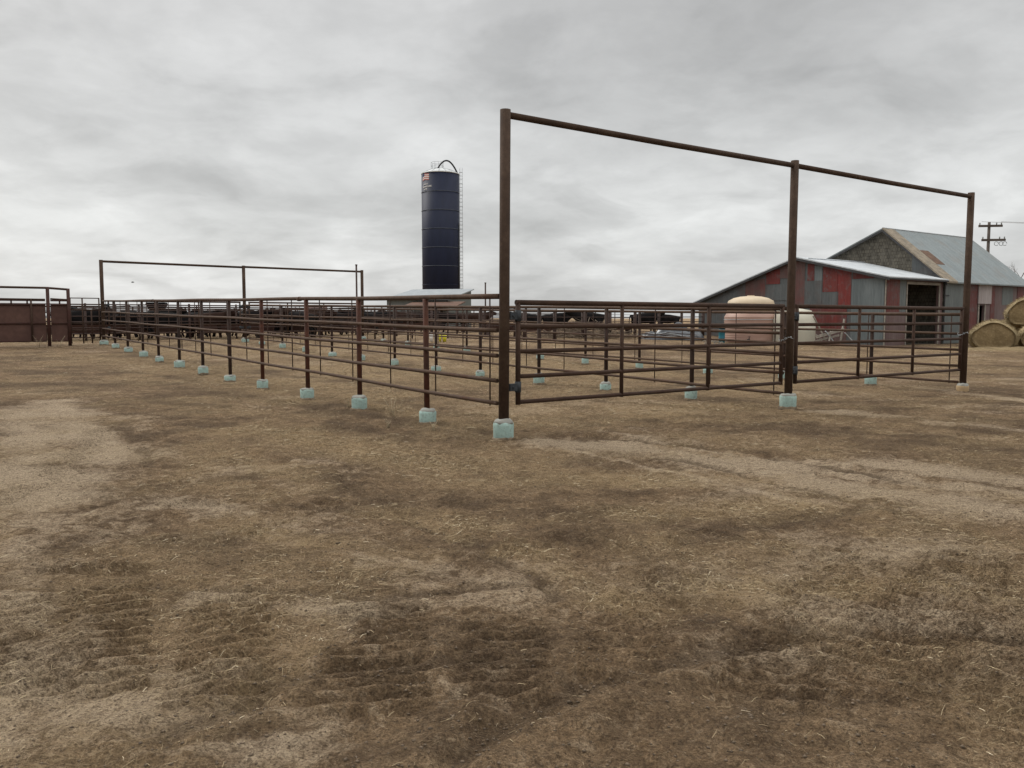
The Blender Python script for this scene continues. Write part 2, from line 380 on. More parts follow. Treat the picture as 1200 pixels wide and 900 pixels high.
RUTS = [(((540,880),(700,800),(860,752),(1010,738),(1200,752)),.10,.035),(((690,512),(820,524),(960,545),(1200,585)),.15,.035),(((640,520),(800,540),(960,575),(1200,640)),.10,.022),(((940,482),(1060,492),(1210,512)),.14,.03),
        (((0,690),(180,688),(420,700),(640,690)),.08,.020),(((90,598),(160,580),(240,562),(330,560)),.12,.035),(((130,470),(165,520),(180,545)),.12,.03),(((330,590),(460,602),(560,640),(660,700)),.09,.022),
        (((780,640),(900,612),(1060,590)),.10,.022),(((200,860),(340,800),(560,770)),.09,.022),(((620,620),(720,600),(860,605)),.09,.02),(((1040,455),(1120,459),(1210,466)),.2,.03)]
def rut_fields(X, Y):
    dz = np.zeros_like(X); dk = np.zeros_like(X)
    jx = (fbm(X, Y, 2.5, 3, 201)-.5)*.22; jy = (fbm(X, Y, 2.5, 3, 202)-.5)*.22
    for i, (pts, wd, dep) in enumerate(RUTS):
        P = [gp(*p) for p in pts]; best = np.full(X.shape, 1e9)
        for a, b in zip(P[:-1], P[1:]): best = np.minimum(best, seg_d(X+jx, Y+jy, a, b)[0])
        br_ = np.clip((fbm(X, Y, .9, 3, 210+i)-.30)*5, 0, 1)
        gsn = np.exp(-(best/wd)**2)*br_; dz = dz - dep*gsn + dep*.8*np.exp(-((best-wd*1.9)/(wd*.8))**2)*br_; dk = np.maximum(dk, gsn*.85)
    return dz, dk
def masks(X, Y):
    n = fbm(X, Y, .45, 4, 11); n2 = fbm(X, Y, 1.8, 4, 12)
    sand = np.clip((n-.52)*2.6, 0, .4)*np.clip((n2-.3)*3, 0, 1); n3 = fbm(X, Y*1.3, .9, 4, 13); dark = np.clip((.50-n)*2.6 + (.46-n2)*2.6, 0, .8); dark = np.maximum(dark, np.clip((.46-n3)*5, 0, .8)*np.clip(Y/12, .3, 1))
    for i, (a, b, wd) in enumerate(SAND): sand = np.maximum(sand, blob(X, Y, a, b, wd*1.15, 20+i, 1.2)*.95*np.clip(Y/8, .70, 1))
    for i, (a, b, wd) in enumerate(DARK):
        v = blob(X, Y, a, b, wd, 60+i, .8); dark = np.maximum(dark, v*.9*np.clip(Y/10, .6, 1)); sand = sand*(1-.85*v)
    dark = dark*(1-.8*sand)
    dark = np.maximum(dark, rut_fields(X, Y)[1])
    straw = np.zeros_like(X)
    for i, (a, b, wd) in enumerate(STRAW): straw = np.maximum(straw, blob(X, Y, a, b, wd, 110+i, 1.1))
    straw = np.maximum(straw, np.clip((fbm(X, Y, .9, 4, 31)-.47)*2.6, 0, .5)*(1-.75*sand))
    # the pens themselves are bedded with trampled straw
    t = CT*(X-AX)+ST*(Y-AY); s = -ST*(X-AX)+CT*(Y-AY)
    inside = np.clip(t*1.5, 0, 1)*np.clip((13.5-t)*1.5, 0, 1)*np.clip(s*1.5, 0, 1)*np.clip((31-s), 0, 1)
    straw = np.maximum(straw, inside*np.clip(.15+(fbm(X, Y, .7, 4, 33)-.38)*2.6, 0, .95))
    return sand, dark, straw
def relief(X, Y, sand, dark):
    near = np.clip(1.6 - Y/22., 0, 1)
    z = (fbm(X, Y, .35, 3, 5)-.5)*.07*np.clip(1.3-np.hypot(X, Y)/60, 0, 1)
    rough = (1-.75*sand)
    z = z + near*((fbm(X, Y, 2.2, 4, 6)-.5)*.055*rough + (fbm(X*1.0, Y, 6.5, 4, 7, .65)-.5)*.075*rough + np.abs(fbm(X, Y, 4.5, 3, 17)-.5)*-.06*rough + (fbm(X, Y, 7.5, 3, 8)-.5)*.008)
    z = z + near*dark*(fbm(X, Y, 11, 3, 9, .6)-.42)*.035
    z = z + rut_fields(X, Y)[0]
    tread_shade = np.zeros_like(X)
    for i, (pts, wd, pitch, amp) in enumerate(TRACKS):
        pitch *= .74
        acc = 0.0; P = [gp(*p) for p in pts]; best = np.full(X.shape, 1e9); U = np.zeros_like(X); V = np.zeros_like(X)
        for a, b in zip(P[:-1], P[1:]):
            Ls = math.dist(a, b); d, u = seg_d(X, Y, a, b)
            side = ((b[0]-a[0])*(Y-a[1]) - (b[1]-a[1])*(X-a[0]))/Ls
            m = d < best; best = np.where(m, d, best); U = np.where(m, acc+u*Ls, U); V = np.where(m, side, V); acc += Ls
        edge = np.clip((wd/2+.05-best)/.08, 0, 1)
        endf = np.clip(U/.25, 0, 1)*np.clip((acc-U)/.25, 0, 1)*np.clip((fbm(X, Y, 1.2, 3, 80+i)-.25)*6, 0, 1)
        wv = np.sin(2*PI*(U + V*.12 + (fbm(X, Y, 1.2, 2, 90+i)-.5)*.10)/pitch)
        z = z + edge*endf*(2.1*amp*np.clip(wv*1.4, -1, 1) - .010)
        rim = np.clip(1-np.abs(best-wd/2-.05)/.06, 0, 1)*endf
        z = z + rim*.012
        tread_shade = np.maximum(tread_shade, edge*endf*np.clip(-wv*1.5-.2, 0, 1))
    return z, tread_shade
def grow(start, first, rate, maxstep, end):
    out = [start]; st = first
    while out[-1] < end: out.append(out[-1]+st); st = min(st*rate, maxstep(out[-1]) if callable(maxstep) else maxstep)
    return out
half = grow(0, .032, 1.006, 1e9, 4.5); st = half[-1]-half[-2]
while half[-1] < 5000: st *= 1.045; half.append(half[-1]+st)
xs = np.array([-h for h in half[::-1]][:-1] + half)
ys = [2.4]; st = .014
while ys[-1] < 22: st *= 1.0052; ys.append(ys[-1]+st)
while ys[-1] < 6000: st *= 1.05; ys.append(ys[-1]+st)
back = [2.4]; st = .04
while back[-1] > -3000: st *= 1.12; back.append(back[-1]-st)
ys = np.array(back[::-1][:-1] + ys)
GX, GY = np.meshgrid(xs, ys); nx, ny = len(xs), len(ys)
sand, dark, straw = masks(GX, GY); rz, tread_shade = relief(GX, GY, sand, dark)
ZZ = gs(GX, GY) + rz
me = bpy.data.meshes.new('ground'); nv = nx*ny
me.vertices.add(nv); me.vertices.foreach_set('co', np.stack([GX.ravel(), GY.ravel(), ZZ.ravel()], 1).astype(np.float32).ravel())
ii = (np.arange(ny-1)[:,None]*nx + np.arange(nx-1)[None,:]).ravel()
quads = np.stack([ii, ii+1, ii+nx+1, ii+nx], 1).astype(np.int32)
me.loops.add(quads.size); me.loops.foreach_set('vertex_index', quads.ravel())
me.polygons.add(len(quads)); me.polygons.foreach_set('loop_start', (np.arange(len(quads))*4).astype(np.int32)); me.polygons.foreach_set('loop_total', np.full(len(quads), 4, np.int32))
me.polygons.foreach_set('use_smooth', np.ones(len(quads), bool))
at = me.attributes.new('soil', 'FLOAT_COLOR', 'POINT')
at.data.foreach_set('color', np.stack([sand.ravel(), dark.ravel(), straw.ravel(), tread_shade.ravel()], 1).astype(np.float32).ravel())
me.update(); me.validate()
k = N('trampled_dirt'); vo = k.coord('Object')
a = k.n('ShaderNodeAttribute', attribute_name='soil'); sc = k.n('ShaderNodeSeparateColor'); k.l(a.outputs['Color'], sc.inputs[0])
f1 = k.noise(vo, 3.2, 6, .62, .3); f2 = k.noise(vo, 17, 6, .68, .4); f3 = k.noise(vo, 75, 4, .65)
sand_n = k.math('ADD', sc.outputs[0], k.math('MULTIPLY', k.math('SUBTRACT', f2, .5), .55), True)
dark_n = k.math('ADD', sc.outputs[1], k.math('MULTIPLY', k.math('SUBTRACT', f2, .5), .9), True)
f4 = k.noise(vo, 8.5, 5, .7, .8); f5 = k.noise(vo, 1.5, 5, .65, .6); f6 = k.noise(vo, 34, 6, .75, .4); f7 = k.noise(vo, 130, 4, .7, .2)
sand_n = k.math('ADD', sc.outputs[0], k.math('MULTIPLY', k.math('SUBTRACT', f4, .5), 1.7), True)
dark_n = k.math('ADD', k.math('ADD', sc.outputs[1], k.math('MULTIPLY', k.math('SUBTRACT', f2, .5), 2.0)), k.math('MULTIPLY', k.math('SUBTRACT', f5, .5), -1.0), True)
base = k.ramp(f1, [(.34, (.200,.138,.079)), (.5, (.272,.193,.114)), (.66, (.335,.246,.152))])
base = k.mix(k.ramp(f5, [(.34, .75), (.52, 0.0)]), base, (.115,.078,.048))
base = k.mix(k.ramp(f4, [(.36, .6), (.52, 0.0)]), base, (.085,.060,.038))
base = k.mix(k.ramp(f4, [(.54, 0.0), (.68, .5)]), base, (.37,.28,.175))
base = k.mix(k.ramp(sand_n, [(.12, 0.0), (.62, .92)]), base, (.56,.465,.335))
base = k.mix(k.ramp(dark_n, [(.25, 0.0), (.80, .74)]), base, (.080,.056,.036))
base = k.mix(k.ramp(f7, [(.38, .5), (.5, 0.0)]), base, (.10,.07,.043))
base = k.mix(k.ramp(f7, [(.56, 0.0), (.68, .28)]), base, (.50,.39,.25))
base = k.mix(k.ramp(f6, [(.38, .65), (.5, 0.0)]), base, (.075,.054,.035))
base = k.mix(k.ramp(f6, [(.56, 0.0), (.68, .45)]), base, (.52,.415,.28))
base = k.mix(k.math('MULTIPLY', a.outputs['Alpha'], .28), base, (.095,.066,.043))  # tread-print troughs darkened in colour: painted hollow shade along with damp soil
# broken straw bits lying in the dirt: thin stretched flecks in three directions
fl = None
for ang, off in ((.3, 0), (1.35, 3.3), (2.4, 7.7), (-.1, 11.)):
    mp = k.n('ShaderNodeMapping'); mp.inputs['Rotation'].default_value = (0, 0, ang); mp.inputs['Location'].default_value = (off, off, 0)
    k.l(vo, mp.inputs['Vector']); m2 = k.n('ShaderNodeMapping'); m2.inputs['Scale'].default_value = (9, 75, 9); k.l(mp.outputs[0], m2.inputs['Vector'])
    nn = k.noise(m2.outputs[0], 1.0, 2, .5, .25); r_ = k.ramp(nn, [(.60, 0.0), (.66, 1.0)])
    fl = r_ if fl is None else k.mix(1.0, fl, r_, 'LIGHTEN')
fl2 = None
for ang, off in ((.2, 1.), (1.7, 4.3)):
    mp = k.n('ShaderNodeMapping'); mp.inputs['Rotation'].default_value = (0, 0, ang); mp.inputs['Location'].default_value = (off, off, 0)
    k.l(vo, mp.inputs['Vector']); m2 = k.n('ShaderNodeMapping'); m2.inputs['Scale'].default_value = (2.6, 10, 4); k.l(mp.outputs[0], m2.inputs['Vector'])
    r_ = k.ramp(k.noise(m2.outputs[0], 1.0, 5, .7, .4), [(.52, 0.0), (.64, 1.0)]); fl2 = r_ if fl2 is None else k.mix(1.0, fl2, r_, 'LIGHTEN')
base = k.mix(k.math('MULTIPLY', fl2, k.math('MULTIPLY', sc.outputs[2], .62)), base, (.46,.355,.205))
amt = k.math('ADD', k.math('MULTIPLY', sc.outputs[2], .62), .10, True)
base = k.mix(k.math('MULTIPLY', fl, amt), base, (.46,.37,.235))
base = k.mix(k.math('MULTIPLY', sc.outputs[2], .40), base, (.35,.262,.145))
base = k.mix(k.ramp(f3, [(.38, .6), (.5, 0.0)]), base, (.06,.043,.03))
base = k.mix(k.ramp(f3, [(.58, 0.0), (.70, .35)]), base, (.33,.27,.195))
base = k.mix(1.0, base, (1.15, 1.085, 1.045), 'MULTIPLY')
nb = k.bump(f4, .10, 1.0); nb = k.bump(f6, .06, 1.0, nb); nb = k.bump(f3, .024, 1.0, nb); nb = k.bump(f7, .012, 1.0, nb); nb = k.bump(fl, .006, .5, nb)
M['ground'] = k.done(base, .95, 0, nb, .12)
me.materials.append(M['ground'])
ground = bpy.data.objects.new('ground', me); COL.objects.link(ground); ground['kind'] = 'structure'
ground['label'] = 'trampled brown dirt yard with tyre marks and trodden straw'

def grid_at(A, X, Y):
    X = np.atleast_1d(np.asarray(X, float)); Y = np.atleast_1d(np.asarray(Y, float))
    i = np.clip(np.searchsorted(xs, X)-1, 0, nx-2); j = np.clip(np.searchsorted(ys, Y)-1, 0, ny-2)
    u = (X-xs[i])/(xs[i+1]-xs[i]); v = (Y-ys[j])/(ys[j+1]-ys[j])
    return (A[j,i]*(1-u)+A[j,i+1]*u)*(1-v) + (A[j+1,i]*(1-u)+A[j+1,i+1]*u)*v
def ground_z(X, Y): return grid_at(ZZ, X, Y)
def gmasks(X, Y): return grid_at(sand, X, Y), grid_at(dark, X, Y), grid_at(straw, X, Y)

# straw litter: loose stalks, one mesh (nobody could count them)
def scatter(n, ymin, ymax, power):
    u = RNG.random(n); Y = ymin*(ymax/ymin)**(u**power) if power else ymin+(ymax-ymin)*u
    X = (RNG.random(n)*2-1)*(Y*.75+1.5); return X, Y
def straw_mesh(name, n, ymin, ymax, thr, lmin, lmax, wmul):
    X, Y = scatter(n, ymin, ymax, 1.0)
    sa, da, sw = gmasks(X, Y)
    clump = fbm(X, Y, 3.0, 3, 44)
    keep = RNG.random(n) < np.clip(sw*1.0 + thr, 0, 1)*np.clip((clump-.40)*4.2, .04, 1)*np.clip(.30+Y/10, 0, 1)
    X, Y = X[keep], Y[keep]; n = len(X)
    Z = ground_z(X, Y)
    ang = RNG.random(n)*2*PI; ln = lmin + (lmax-lmin)*RNG.random(n)**2.2; ln *= (.72+Y*.06)
    wd = (.0007+.0009*RNG.random(n))*(1+Y*wmul)
    bend = (RNG.random(n)-.5)*.7; tilt = np.abs(RNG.normal(0, .14, n)); lift = .003+.008*RNG.random(n)
    dx, dy = np.cos(ang), np.sin(ang); ex, ey = np.cos(ang+bend), np.sin(ang+bend)
    hl = ln/2
    P0 = np.stack([X, Y, Z+lift*.5], 1); P1 = P0 + np.stack([dx*hl, dy*hl, tilt*hl], 1); P2 = P1 + np.stack([ex*hl, ey*hl, -tilt*hl*.6], 1)
    # keep both ends above the dirt
    for P in (P1, P2): P[:,2] = np.maximum(P[:,2], ground_z(P[:,0], P[:,1])+.004)
    sx = np.stack([-dy*wd/2, dx*wd/2, np.zeros(n)], 1)
    up = np.zeros((n, 3)); up[:,2] = wd*.6
    V = np.stack([P0-sx, P0+sx+up, P1-sx, P1+sx+up, P2-sx*.6, P2+sx*.6+up], 1).reshape(-1, 3)
    b = np.arange(n)*6; Q = np.stack([np.stack([b, b+2, b+3, b+1], 1), np.stack([b+2, b+4, b+5, b+3], 1)], 1).reshape(-1, 4).astype(np.int32)
    me = bpy.data.meshes.new(name); me.vertices.add(len(V)); me.vertices.foreach_set('co', V.astype(np.float32).ravel())
    me.loops.add(Q.size); me.loops.foreach_set('vertex_index', Q.ravel()); me.polygons.add(len(Q))
    me.polygons.foreach_set('loop_start', (np.arange(len(Q))*4).astype(np.int32)); me.polygons.foreach_set('loop_total', np.full(len(Q), 4, np.int32))
    tone = RNG.random(n); c = np.stack([tone, tone, tone, np.ones(n)], 1).repeat(6, 0)
    at = me.attributes.new('tone', 'FLOAT_COLOR', 'POINT'); at.data.foreach_set('color', c.astype(np.float32).ravel())
    me.update(); me.materials.append(M['straw']); o = bpy.data.objects.new(name, me); COL.objects.link(o); return o
k = N('straw_stalks'); a = k.n('ShaderNodeAttribute', attribute_name='tone'); s_ = k.n('ShaderNodeSeparateColor'); k.l(a.outputs['Color'], s_.inputs[0])
M['straw'] = k.done(k.ramp(s_.outputs[0], [(0, (.14,.10,.058)), (.45, (.27,.205,.12)), (.9, (.40,.315,.19)), (1, (.60,.51,.36))]), .75, 0, None, .2)
sl = straw_mesh('straw_litter', 620000, 2.5, 50, .05, .010, .060, .17)
tag(sl, 'loose pale straw stalks scattered over the dirt yard and pens', 'straw', kind='stuff')

# clods and crumbs of dirt
def clods(n):
    X, Y = scatter(n, 2.5, 16, 1.0); sa, da, sw = gmasks(X, Y)
    keep = RNG.random(n) < np.clip(.12+da*.9, 0, 1); X, Y = X[keep], Y[keep]; n = len(X); Z = ground_z(X, Y)
    r = .002+.009*RNG.random(n)**5
    base = np.array([(1,0,0),(.3,.95,0),(-.8,.55,0),(-.8,-.6,0),(.35,-.9,0),(.1,.1,.85),(.1,.1,-.5)])
    V = base[None]*(1+RNG.normal(0, .22, (n, 7, 1)))*r[:,None,None]
    V[:,:,2] *= .75
    V += np.stack([X, Y, Z+r*.2], 1)[:,None,:]
    F_ = np.array([(0,1,5),(1,2,5),(2,3,5),(3,4,5),(4,0,5),(1,0,6),(2,1,6),(3,2,6),(4,3,6),(0,4,6)])
    Q = (F_[None]+ (np.arange(n)*7)[:,None,None]).reshape(-1, 3).astype(np.int32); V = V.reshape(-1, 3)
    me = bpy.data.meshes.new('dirt_clods'); me.vertices.add(len(V)); me.vertices.foreach_set('co', V.astype(np.float32).ravel())
    me.loops.add(Q.size); me.loops.foreach_set('vertex_index', Q.ravel()); me.polygons.add(len(Q))
    me.polygons.foreach_set('loop_start', (np.arange(len(Q))*3).astype(np.int32)); me.polygons.foreach_set('loop_total', np.full(len(Q), 3, np.int32))
    me.update(); me.materials.append(M['clod']); o = bpy.data.objects.new('dirt_clods', me); COL.objects.link(o)
    tag(o, 'small dark crumbs and clods of dirt lying on the yard', 'dirt clods', kind='stuff')
M['clod'] = plain('clod_dirt', (.13,.097,.066), .95, .5, 8)
clods(80000)

# ------------------------------------------------------------------ pens
def footing(parent, x, y, gz_, r=.15, h=.2, mat='aqua', dome=.05, seed=0, label=None):
    r *= .90
    mb = MB(); mb.lathe([(r*.98, gz_-.25), (r*1.0, gz_+h*.5), (r*1.02, gz_+h*.80), (r*.99, gz_+h*.93), (r*.90, gz_+h)], 22, (x, y, 0), 0, .035, seed)
    mb.lathe([(r*1.16, gz_-.1), (r*1.13, gz_+.010), (r*1.05, gz_+.028), (r*.95, gz_+.032)], 22, (x, y, 0), 1, .10, seed+9)
    c = mb.build('concrete_footing', [M[mat], M['mud']], parent)
    cp = MB(); cp.lathe([(r*.97, gz_+h-.022), (r*.94, gz_+h+.004), (r*.80, gz_+h+dome*.6), (r*.55, gz_+h+dome*.9), (r*.40, gz_+h+dome)], 22, (x, y, 0), 0, .10, seed+5)
    cp.build('mortar_cap', M['mortar'], parent)
    if label: c['label'] = label
    return c
def post(parent, x, y, z0, z1, r, mat, lean=(0, 0)):
    mb = MB(); mb.tube([(x, y, z0), (x+lean[0], y+lean[1], z1)], r, 14); return mb.build('post', M[mat], parent)

frame_loc = (AX, AY, 0)
# --- front overhead frame
fr = empty('overhead_gate_frame', frame_loc, TH, 'tall rusty pipe frame with overhead crossbar at the near front end of the pens', 'gate frame', 'overhead pipe frames of the pens')
PX = [0, 6.31, 12.73]; gzf = [0, .03, -.03]
for i, x in enumerate(PX):
    p = post(fr, x, 0, gzf[i]-.2, 4.41 if i == 0 else 4.43, .072 if i != 1 else .070, 'arch', [(.035, 0), (.02, .0), (.015, 0)][i])
    footing(p, x, 0, gzf[i], [.155, .165, .145][i], [.235, .23, .16][i], ['aqua', 'aqua', 'tan'][i], [.055, .03, .06][i], 3*i+1, ['pale aqua footing, tallest of the pen', None, 'tan footing with a white top'][i])
    w_ = MB(); w_.tube([(x-.12, -.0, 4.345), (x+.12, 0, 4.345)], .060, 12)
for x0, x1 in ((0, 6.31), (6.31, 12.73)):
    mb = MB(); mb.tube([(x0+.08, 0, 4.345), ((x0+x1)/2, 0, 4.335), (x1-.05, 0, 4.345)], .046, 12); mb.build('crossbar', M['arch'], fr)

def make_gate(name, x0, x1, z0, label, root=None, mat='gate', hinge_side=(1, 1), loc=frame_loc, y=0.0, grp='front pipe gates under the overhead frame', seg=12):
    g = empty(name, (loc[0], loc[1], z0), TH, label, 'gate', grp)
    top = 1.86
    zs = [.49, .845, 1.19, 1.53]
    for z in zs:
        mb = MB(); mb.tube([(x0, y, z), (x1, y, z)], .030, seg); mb.build('rail', M[mat], g)
    mb = MB(); mb.tube([(x0-.035, y, top), (x1+.035, y, top)], .037, seg); mb.build('top_rail', M[mat], g)
    for i in range(4):
        x = x0+(x1-x0)*i/3; r = .036 if i in (0, 3) else .030
        mb = MB(); mb.tube([(x, y, .455), (x, y, top-.02 if i in (1, 2) else top)], r, seg); mb.build('upright', M[mat], g)
    for sd_, on in ((-1, hinge_side[0]), (1, hinge_side[1])):
        if not on: continue
        for z in (1.68, .70):
            xe = (x0 if sd_ < 0 else x1)
            mb = MB(); mb.box((xe+sd_*.085, y, z), (.13, .06, .10)); mb.tube([(xe, y, z-.075), (xe, y, z+.075)], .044, 12)
            mb.tube([(xe+sd_*.10, y-.055, z), (xe+sd_*.10, y+.055, z)], .018, 8)
            mb.build('hinge', M['hinge'], g)
    return g
make_gate('pipe_gate', .245, 6.08, 0, 'long five-rail brown pipe gate, left of the two under the near frame', hinge_side=(1, 0))
make_gate('pipe_gate', 6.50, 12.55, 0, 'long five-rail brown pipe gate, right of the two under the near frame', hinge_side=(1, 0))

for x, z, lab in ((6.20, 1.28, 'gate chain looped round the middle front post'), (12.64, 1.30, 'gate chain looped round the far right front post')):
    cr = empty('gate_chain', (*pen(x, 0), z), TH, lab, 'chain', 'chains on the front gates')
    for q in range(14):
        a_ = 2*PI*q/14; mb = MB(); c_ = Vector((.15*math.cos(a_), .085*math.sin(a_), -.03*math.cos(a_*2)))
        pts = [c_ + Vector((.022*math.cos(b_)*-math.sin(a_), .022*math.cos(b_)*math.cos(a_), 0)) + (Vector((0, 0, 1)) if q % 2 else Vector((math.cos(a_), math.sin(a_), 0)))*.012*math.sin(b_) for b_ in [2*PI*w_/8 for w_ in range(9)]]
        mb.tube(pts, .005, 5, cap=False); mb.build('link', M['galv'], cr)
# --- three long fences running away
def long_fence(label, x0, x1, ss, z_top0, z_top1, offs, stay_sp, seed, foot_w, s_end, ptop=None):
    f = empty('pipe_fence', frame_loc, TH, label, 'fence', 'long rusty pipe fences of the pens')
    rr = random.Random(seed)
    X = lambda s: x0 + (x1-x0)*s/29.5
    ZT = lambda s: z_top0 + (z_top1-z_top0)*s/29.5
    cut = [0.08] + list(ss)
    for j, off in enumerate(offs):
        mb = MB(); pts = []
        for q in range(0, 60):
            s = .08 + (s_end-.16)*q/59; pts.append((X(s)+ (.0 if j == 0 else -.045), s, ZT(s)-off + .006*math.sin(s*.9+j*2+seed)))
        mb.tube(pts, .037 if j == 0 else .029, 12)
        mb.build('top_rail' if j == 0 else 'rail', M['rail'], f)
    if seed == 1:
        for s in (7.3, 20.2):
            mb = MB(); mb.tube([(X(s), s-.06, ZT(s)), (X(s), s+.06, ZT(s))], .047, 12); mb.build('coupling', M['rail'], f)
    for i, s in enumerate(ss):
        x = X(s); g = gpen(x, s); top = ZT(s) - .02
        p = post(f, x, s, g-.15, top, .044, 'post' if (seed == 1 and i < 4) else 'post2', (rr.uniform(-.012, .012), rr.uniform(-.015, .015)))
        far = i/len(ss)
        footing(p, x+rr.uniform(-.02,.02), s, g, foot_w*rr.uniform(.90, 1.12), (.20 - .05*far)*rr.uniform(.8, 1.2), 'aqua', rr.choice([.025, .04, .055]), seed*31+i*3)
    s = 1.48*.2
    k_ = 0
    while s < s_end-.2:
        mb = MB(); mb.tube([(X(s)-.02, s, ZT(s)-offs[-1]-.05), (X(s)-.02, s, ZT(s)-.03)], .0115, 6); mb.build('stay_rod', M['stay'], f); s += stay_sp
    return f
S1 = [2.08,4.5,6.93,9.64,12.06,14.5,17,19.6,21.9,24.4,26.8]
S2 = [2.28,4.83,7.3,9.93,12.3,14.9,17.4,19.8,22.3,24.8,27.3]
S3 = [2.2,4.7,7.3,10.1,12.7,15.2,17.6,20.1,22.5,25,27.4]
long_fence('long rusty pipe fence nearest the camera, with a row of pale aqua footings', 0, 0, S1, 1.935, 2.37, [0,.455,.795,1.148,1.455], 1.48, 1, .155, 29.2)
long_fence('middle rusty pipe fence between the other two long ones', 6.31, 6.06, S2, 1.81, 2.25, [0,.43,.80,1.16,1.52], 1.5, 2, .15, 29.9)
long_fence('long rusty pipe fence farthest right, on the barn side of the pens', 12.73, 12.1, S3, 1.73, 2.12, [0,.43,.80,1.16,1.52], 2.0, 3, .15, 29.6)

# --- far overhead frame and its gates
fr2 = empty('overhead_gate_frame', frame_loc, TH, 'tall thin pipe frame with overhead crossbar at the far end of the pens', 'gate frame', 'overhead pipe frames of the pens')
for i, (x, s) in enumerate(((0, 29.2), (6.06, 29.5), (12.1, 29.6))):
    g = gpen(x, s); p = post(fr2, x, s, g-.2, 4.08, .075, 'arch'); footing(p, x, s, g, .19, .17, 'aqua', .05, 77+i)
for (x0, s0), (x1, s1) in (((0, 29.2), (6.06, 29.5)), ((6.06, 29.5), (12.1, 29.6))):
    mb = MB(); mb.tube([(x0+.06, s0, 4.02), (x1-.06, s1, 4.0)], .05, 10); mb.build('crossbar', M['arch'], fr2)
make_gate('pipe_gate', .25, 5.8, .52, 'brown pipe gate under the far frame, left half', y=29.35, grp='pipe gates under the far frame')
make_gate('pipe_gate', 6.3, 11.85, .52, 'brown pipe gate under the far frame, right half', y=29.55, grp='pipe gates under the far frame')
# stand pipes
for px, d, py, r, lab in ((419, 41.5, 311, .045, 'thin upright pipe rising beside the right post of the far frame'), (569, 50, 332, .045, 'thin upright pipe rising behind the pens, right of the silo')):
    X = WX(px, d); mb = MB(); mb.tube([(X, d, gz(X, d)-.1), (X, d, WZ(py, d))], r, 8); mb.tube([(X, d, WZ(py, d)), (X, d, WZ(py, d)+.05)], r*1.3, 8)
    tag(mb.build('upright_pipe', M['bgpipe']), lab, 'pipe')

# --- background fences of the older pens
def back_fence(label, p0, p1, nrail, npost, top, mat='bgpipe', pr=.05, rr=.026, name='pen_fence', sag=0):
    (xa, ya), (xb, yb) = p0, p1; Ln = math.dist(p0, p1); a = math.atan2(yb-ya, xb-xa)
    f = empty(name, (xa, ya, 0), a, label, 'fence', 'old pipe fences of the pens beyond')
    g0, g1 = gz(xa, ya), gz(xb, yb)
    for j in range(nrail):
        h = .35 + (top-.35)*j/(nrail-1)
        mb = MB(); mb.tube([(0, 0, g0+h), (Ln*.5, 0, (g0+g1)/2+h+random.uniform(-.03, .03)), (Ln, 0, g1+h)], rr if j < nrail-1 else rr*1.35, 6); mb.build('rail', M[mat], f)
    for i in range(npost):
        u = i/(npost-1); g = g0+(g1-g0)*u
        mb = MB(); mb.tube([(Ln*u, .05, g-.1), (Ln*u, .05, g+top+.03+random.uniform(0, .06))], pr*random.uniform(.85, 1.1), 8); mb.build('post', M[mat], f)
    return f
back_fence('dark six-rail pipe fence just behind the far overhead frame', pen(-7, 34), pen(19, 34.5), 6, 12, 1.72)
back_fence('second pipe fence row behind the far frame, past the first cattle', pen(-14, 41), pen(34, 41), 6, 17, 1.70)
back_fence('third pipe fence row, far beyond the cattle', pen(-18, 52), pen(46, 50), 5, 20, 1.75)
back_fence('hindmost pipe fence row along the horizon', pen(-24, 66), pen(64, 62), 5, 22, 1.8)
back_fence('pipe divider fence running back from the right end of the far frame', pen(12.6, 31), pen(12.6, 62), 5, 10, 1.65)
back_fence('pipe divider fence running back below the grey silo shed', pen(22, 30), pen(23, 60), 5, 10, 1.7)
back_fence('pipe divider fence in the cattle pens behind the left half', pen(2, 34), pen(2, 60), 5, 9, 1.65)
back_fence('thick-posted pipe fence between the pens and the dark tarp heap', pen(20.5, 27), pen(36, 28), 5, 8, 1.55, pr=.10)
back_fence('low pipe fence beyond the brush pile', pen(13.5, 31), pen(22, 30), 5, 5, 1.6)

# --- steel windbreak at the left edge and the light panel next to it
wb = empty('steel_windbreak', frame_loc, TH, 'solid brown steel windbreak panel with tall pipe frame at the left edge', 'windbreak')
gw = .52
for x0, x1 in ((-9.5, -2.12), (-1.93, -1.34)):
    for z0, z1 in ((.72, 1.42), (1.46, 2.17)):
        mb = MB(); mb.bx(x0, x1, 29.17, 29.19, z0, z1); mb.build('sheet', M['windbreak'], wb)
    for z in (.72, 1.44, 2.19, 2.36):
        mb = MB(); mb.tube([(x0, 29.14, z), (x1, 29.14, z)], .03, 8); mb.build('rib', M['redpost'], wb)
    mb = MB(); mb.tube([(x0, 29.14, 2.43), (x1, 29.14, 2.40)], .035, 8); mb.build('rail', M['gate'], wb)
for x, t, m_ in ((-9.5, 2.9, 'gate'), (-2.02, 2.9, 'redpost'), (-1.28, 2.86, 'redpost')):
    mb = MB(); mb.tube([(x, 29.15, gw-.1), (x, 29.15, t)], .065, 10); mb.build('post', M[m_], wb)
mb = MB(); mb.tube([(-9.5, 29.15, 2.88), (-2.02, 29.15, 2.87), (-1.28, 29.15, 2.82)], .045, 8); mb.build('top_rail', M['gate'], wb)
for x in (-7.9, -6.4, -5.2, -4.3, -3.3, -2.75, -1.6):
    mb = MB(); mb.tube([(x, 29.16, 2.17), (x, 29.16, 2.42)], .03, 6); mb.build('strut', M['gate'], wb)
mb = MB(); mb.tube([(-2.62, 29.12, .74), (-2.62, 29.12, 2.4)], .035, 8); mb.build('strut', M['gate'], wb)
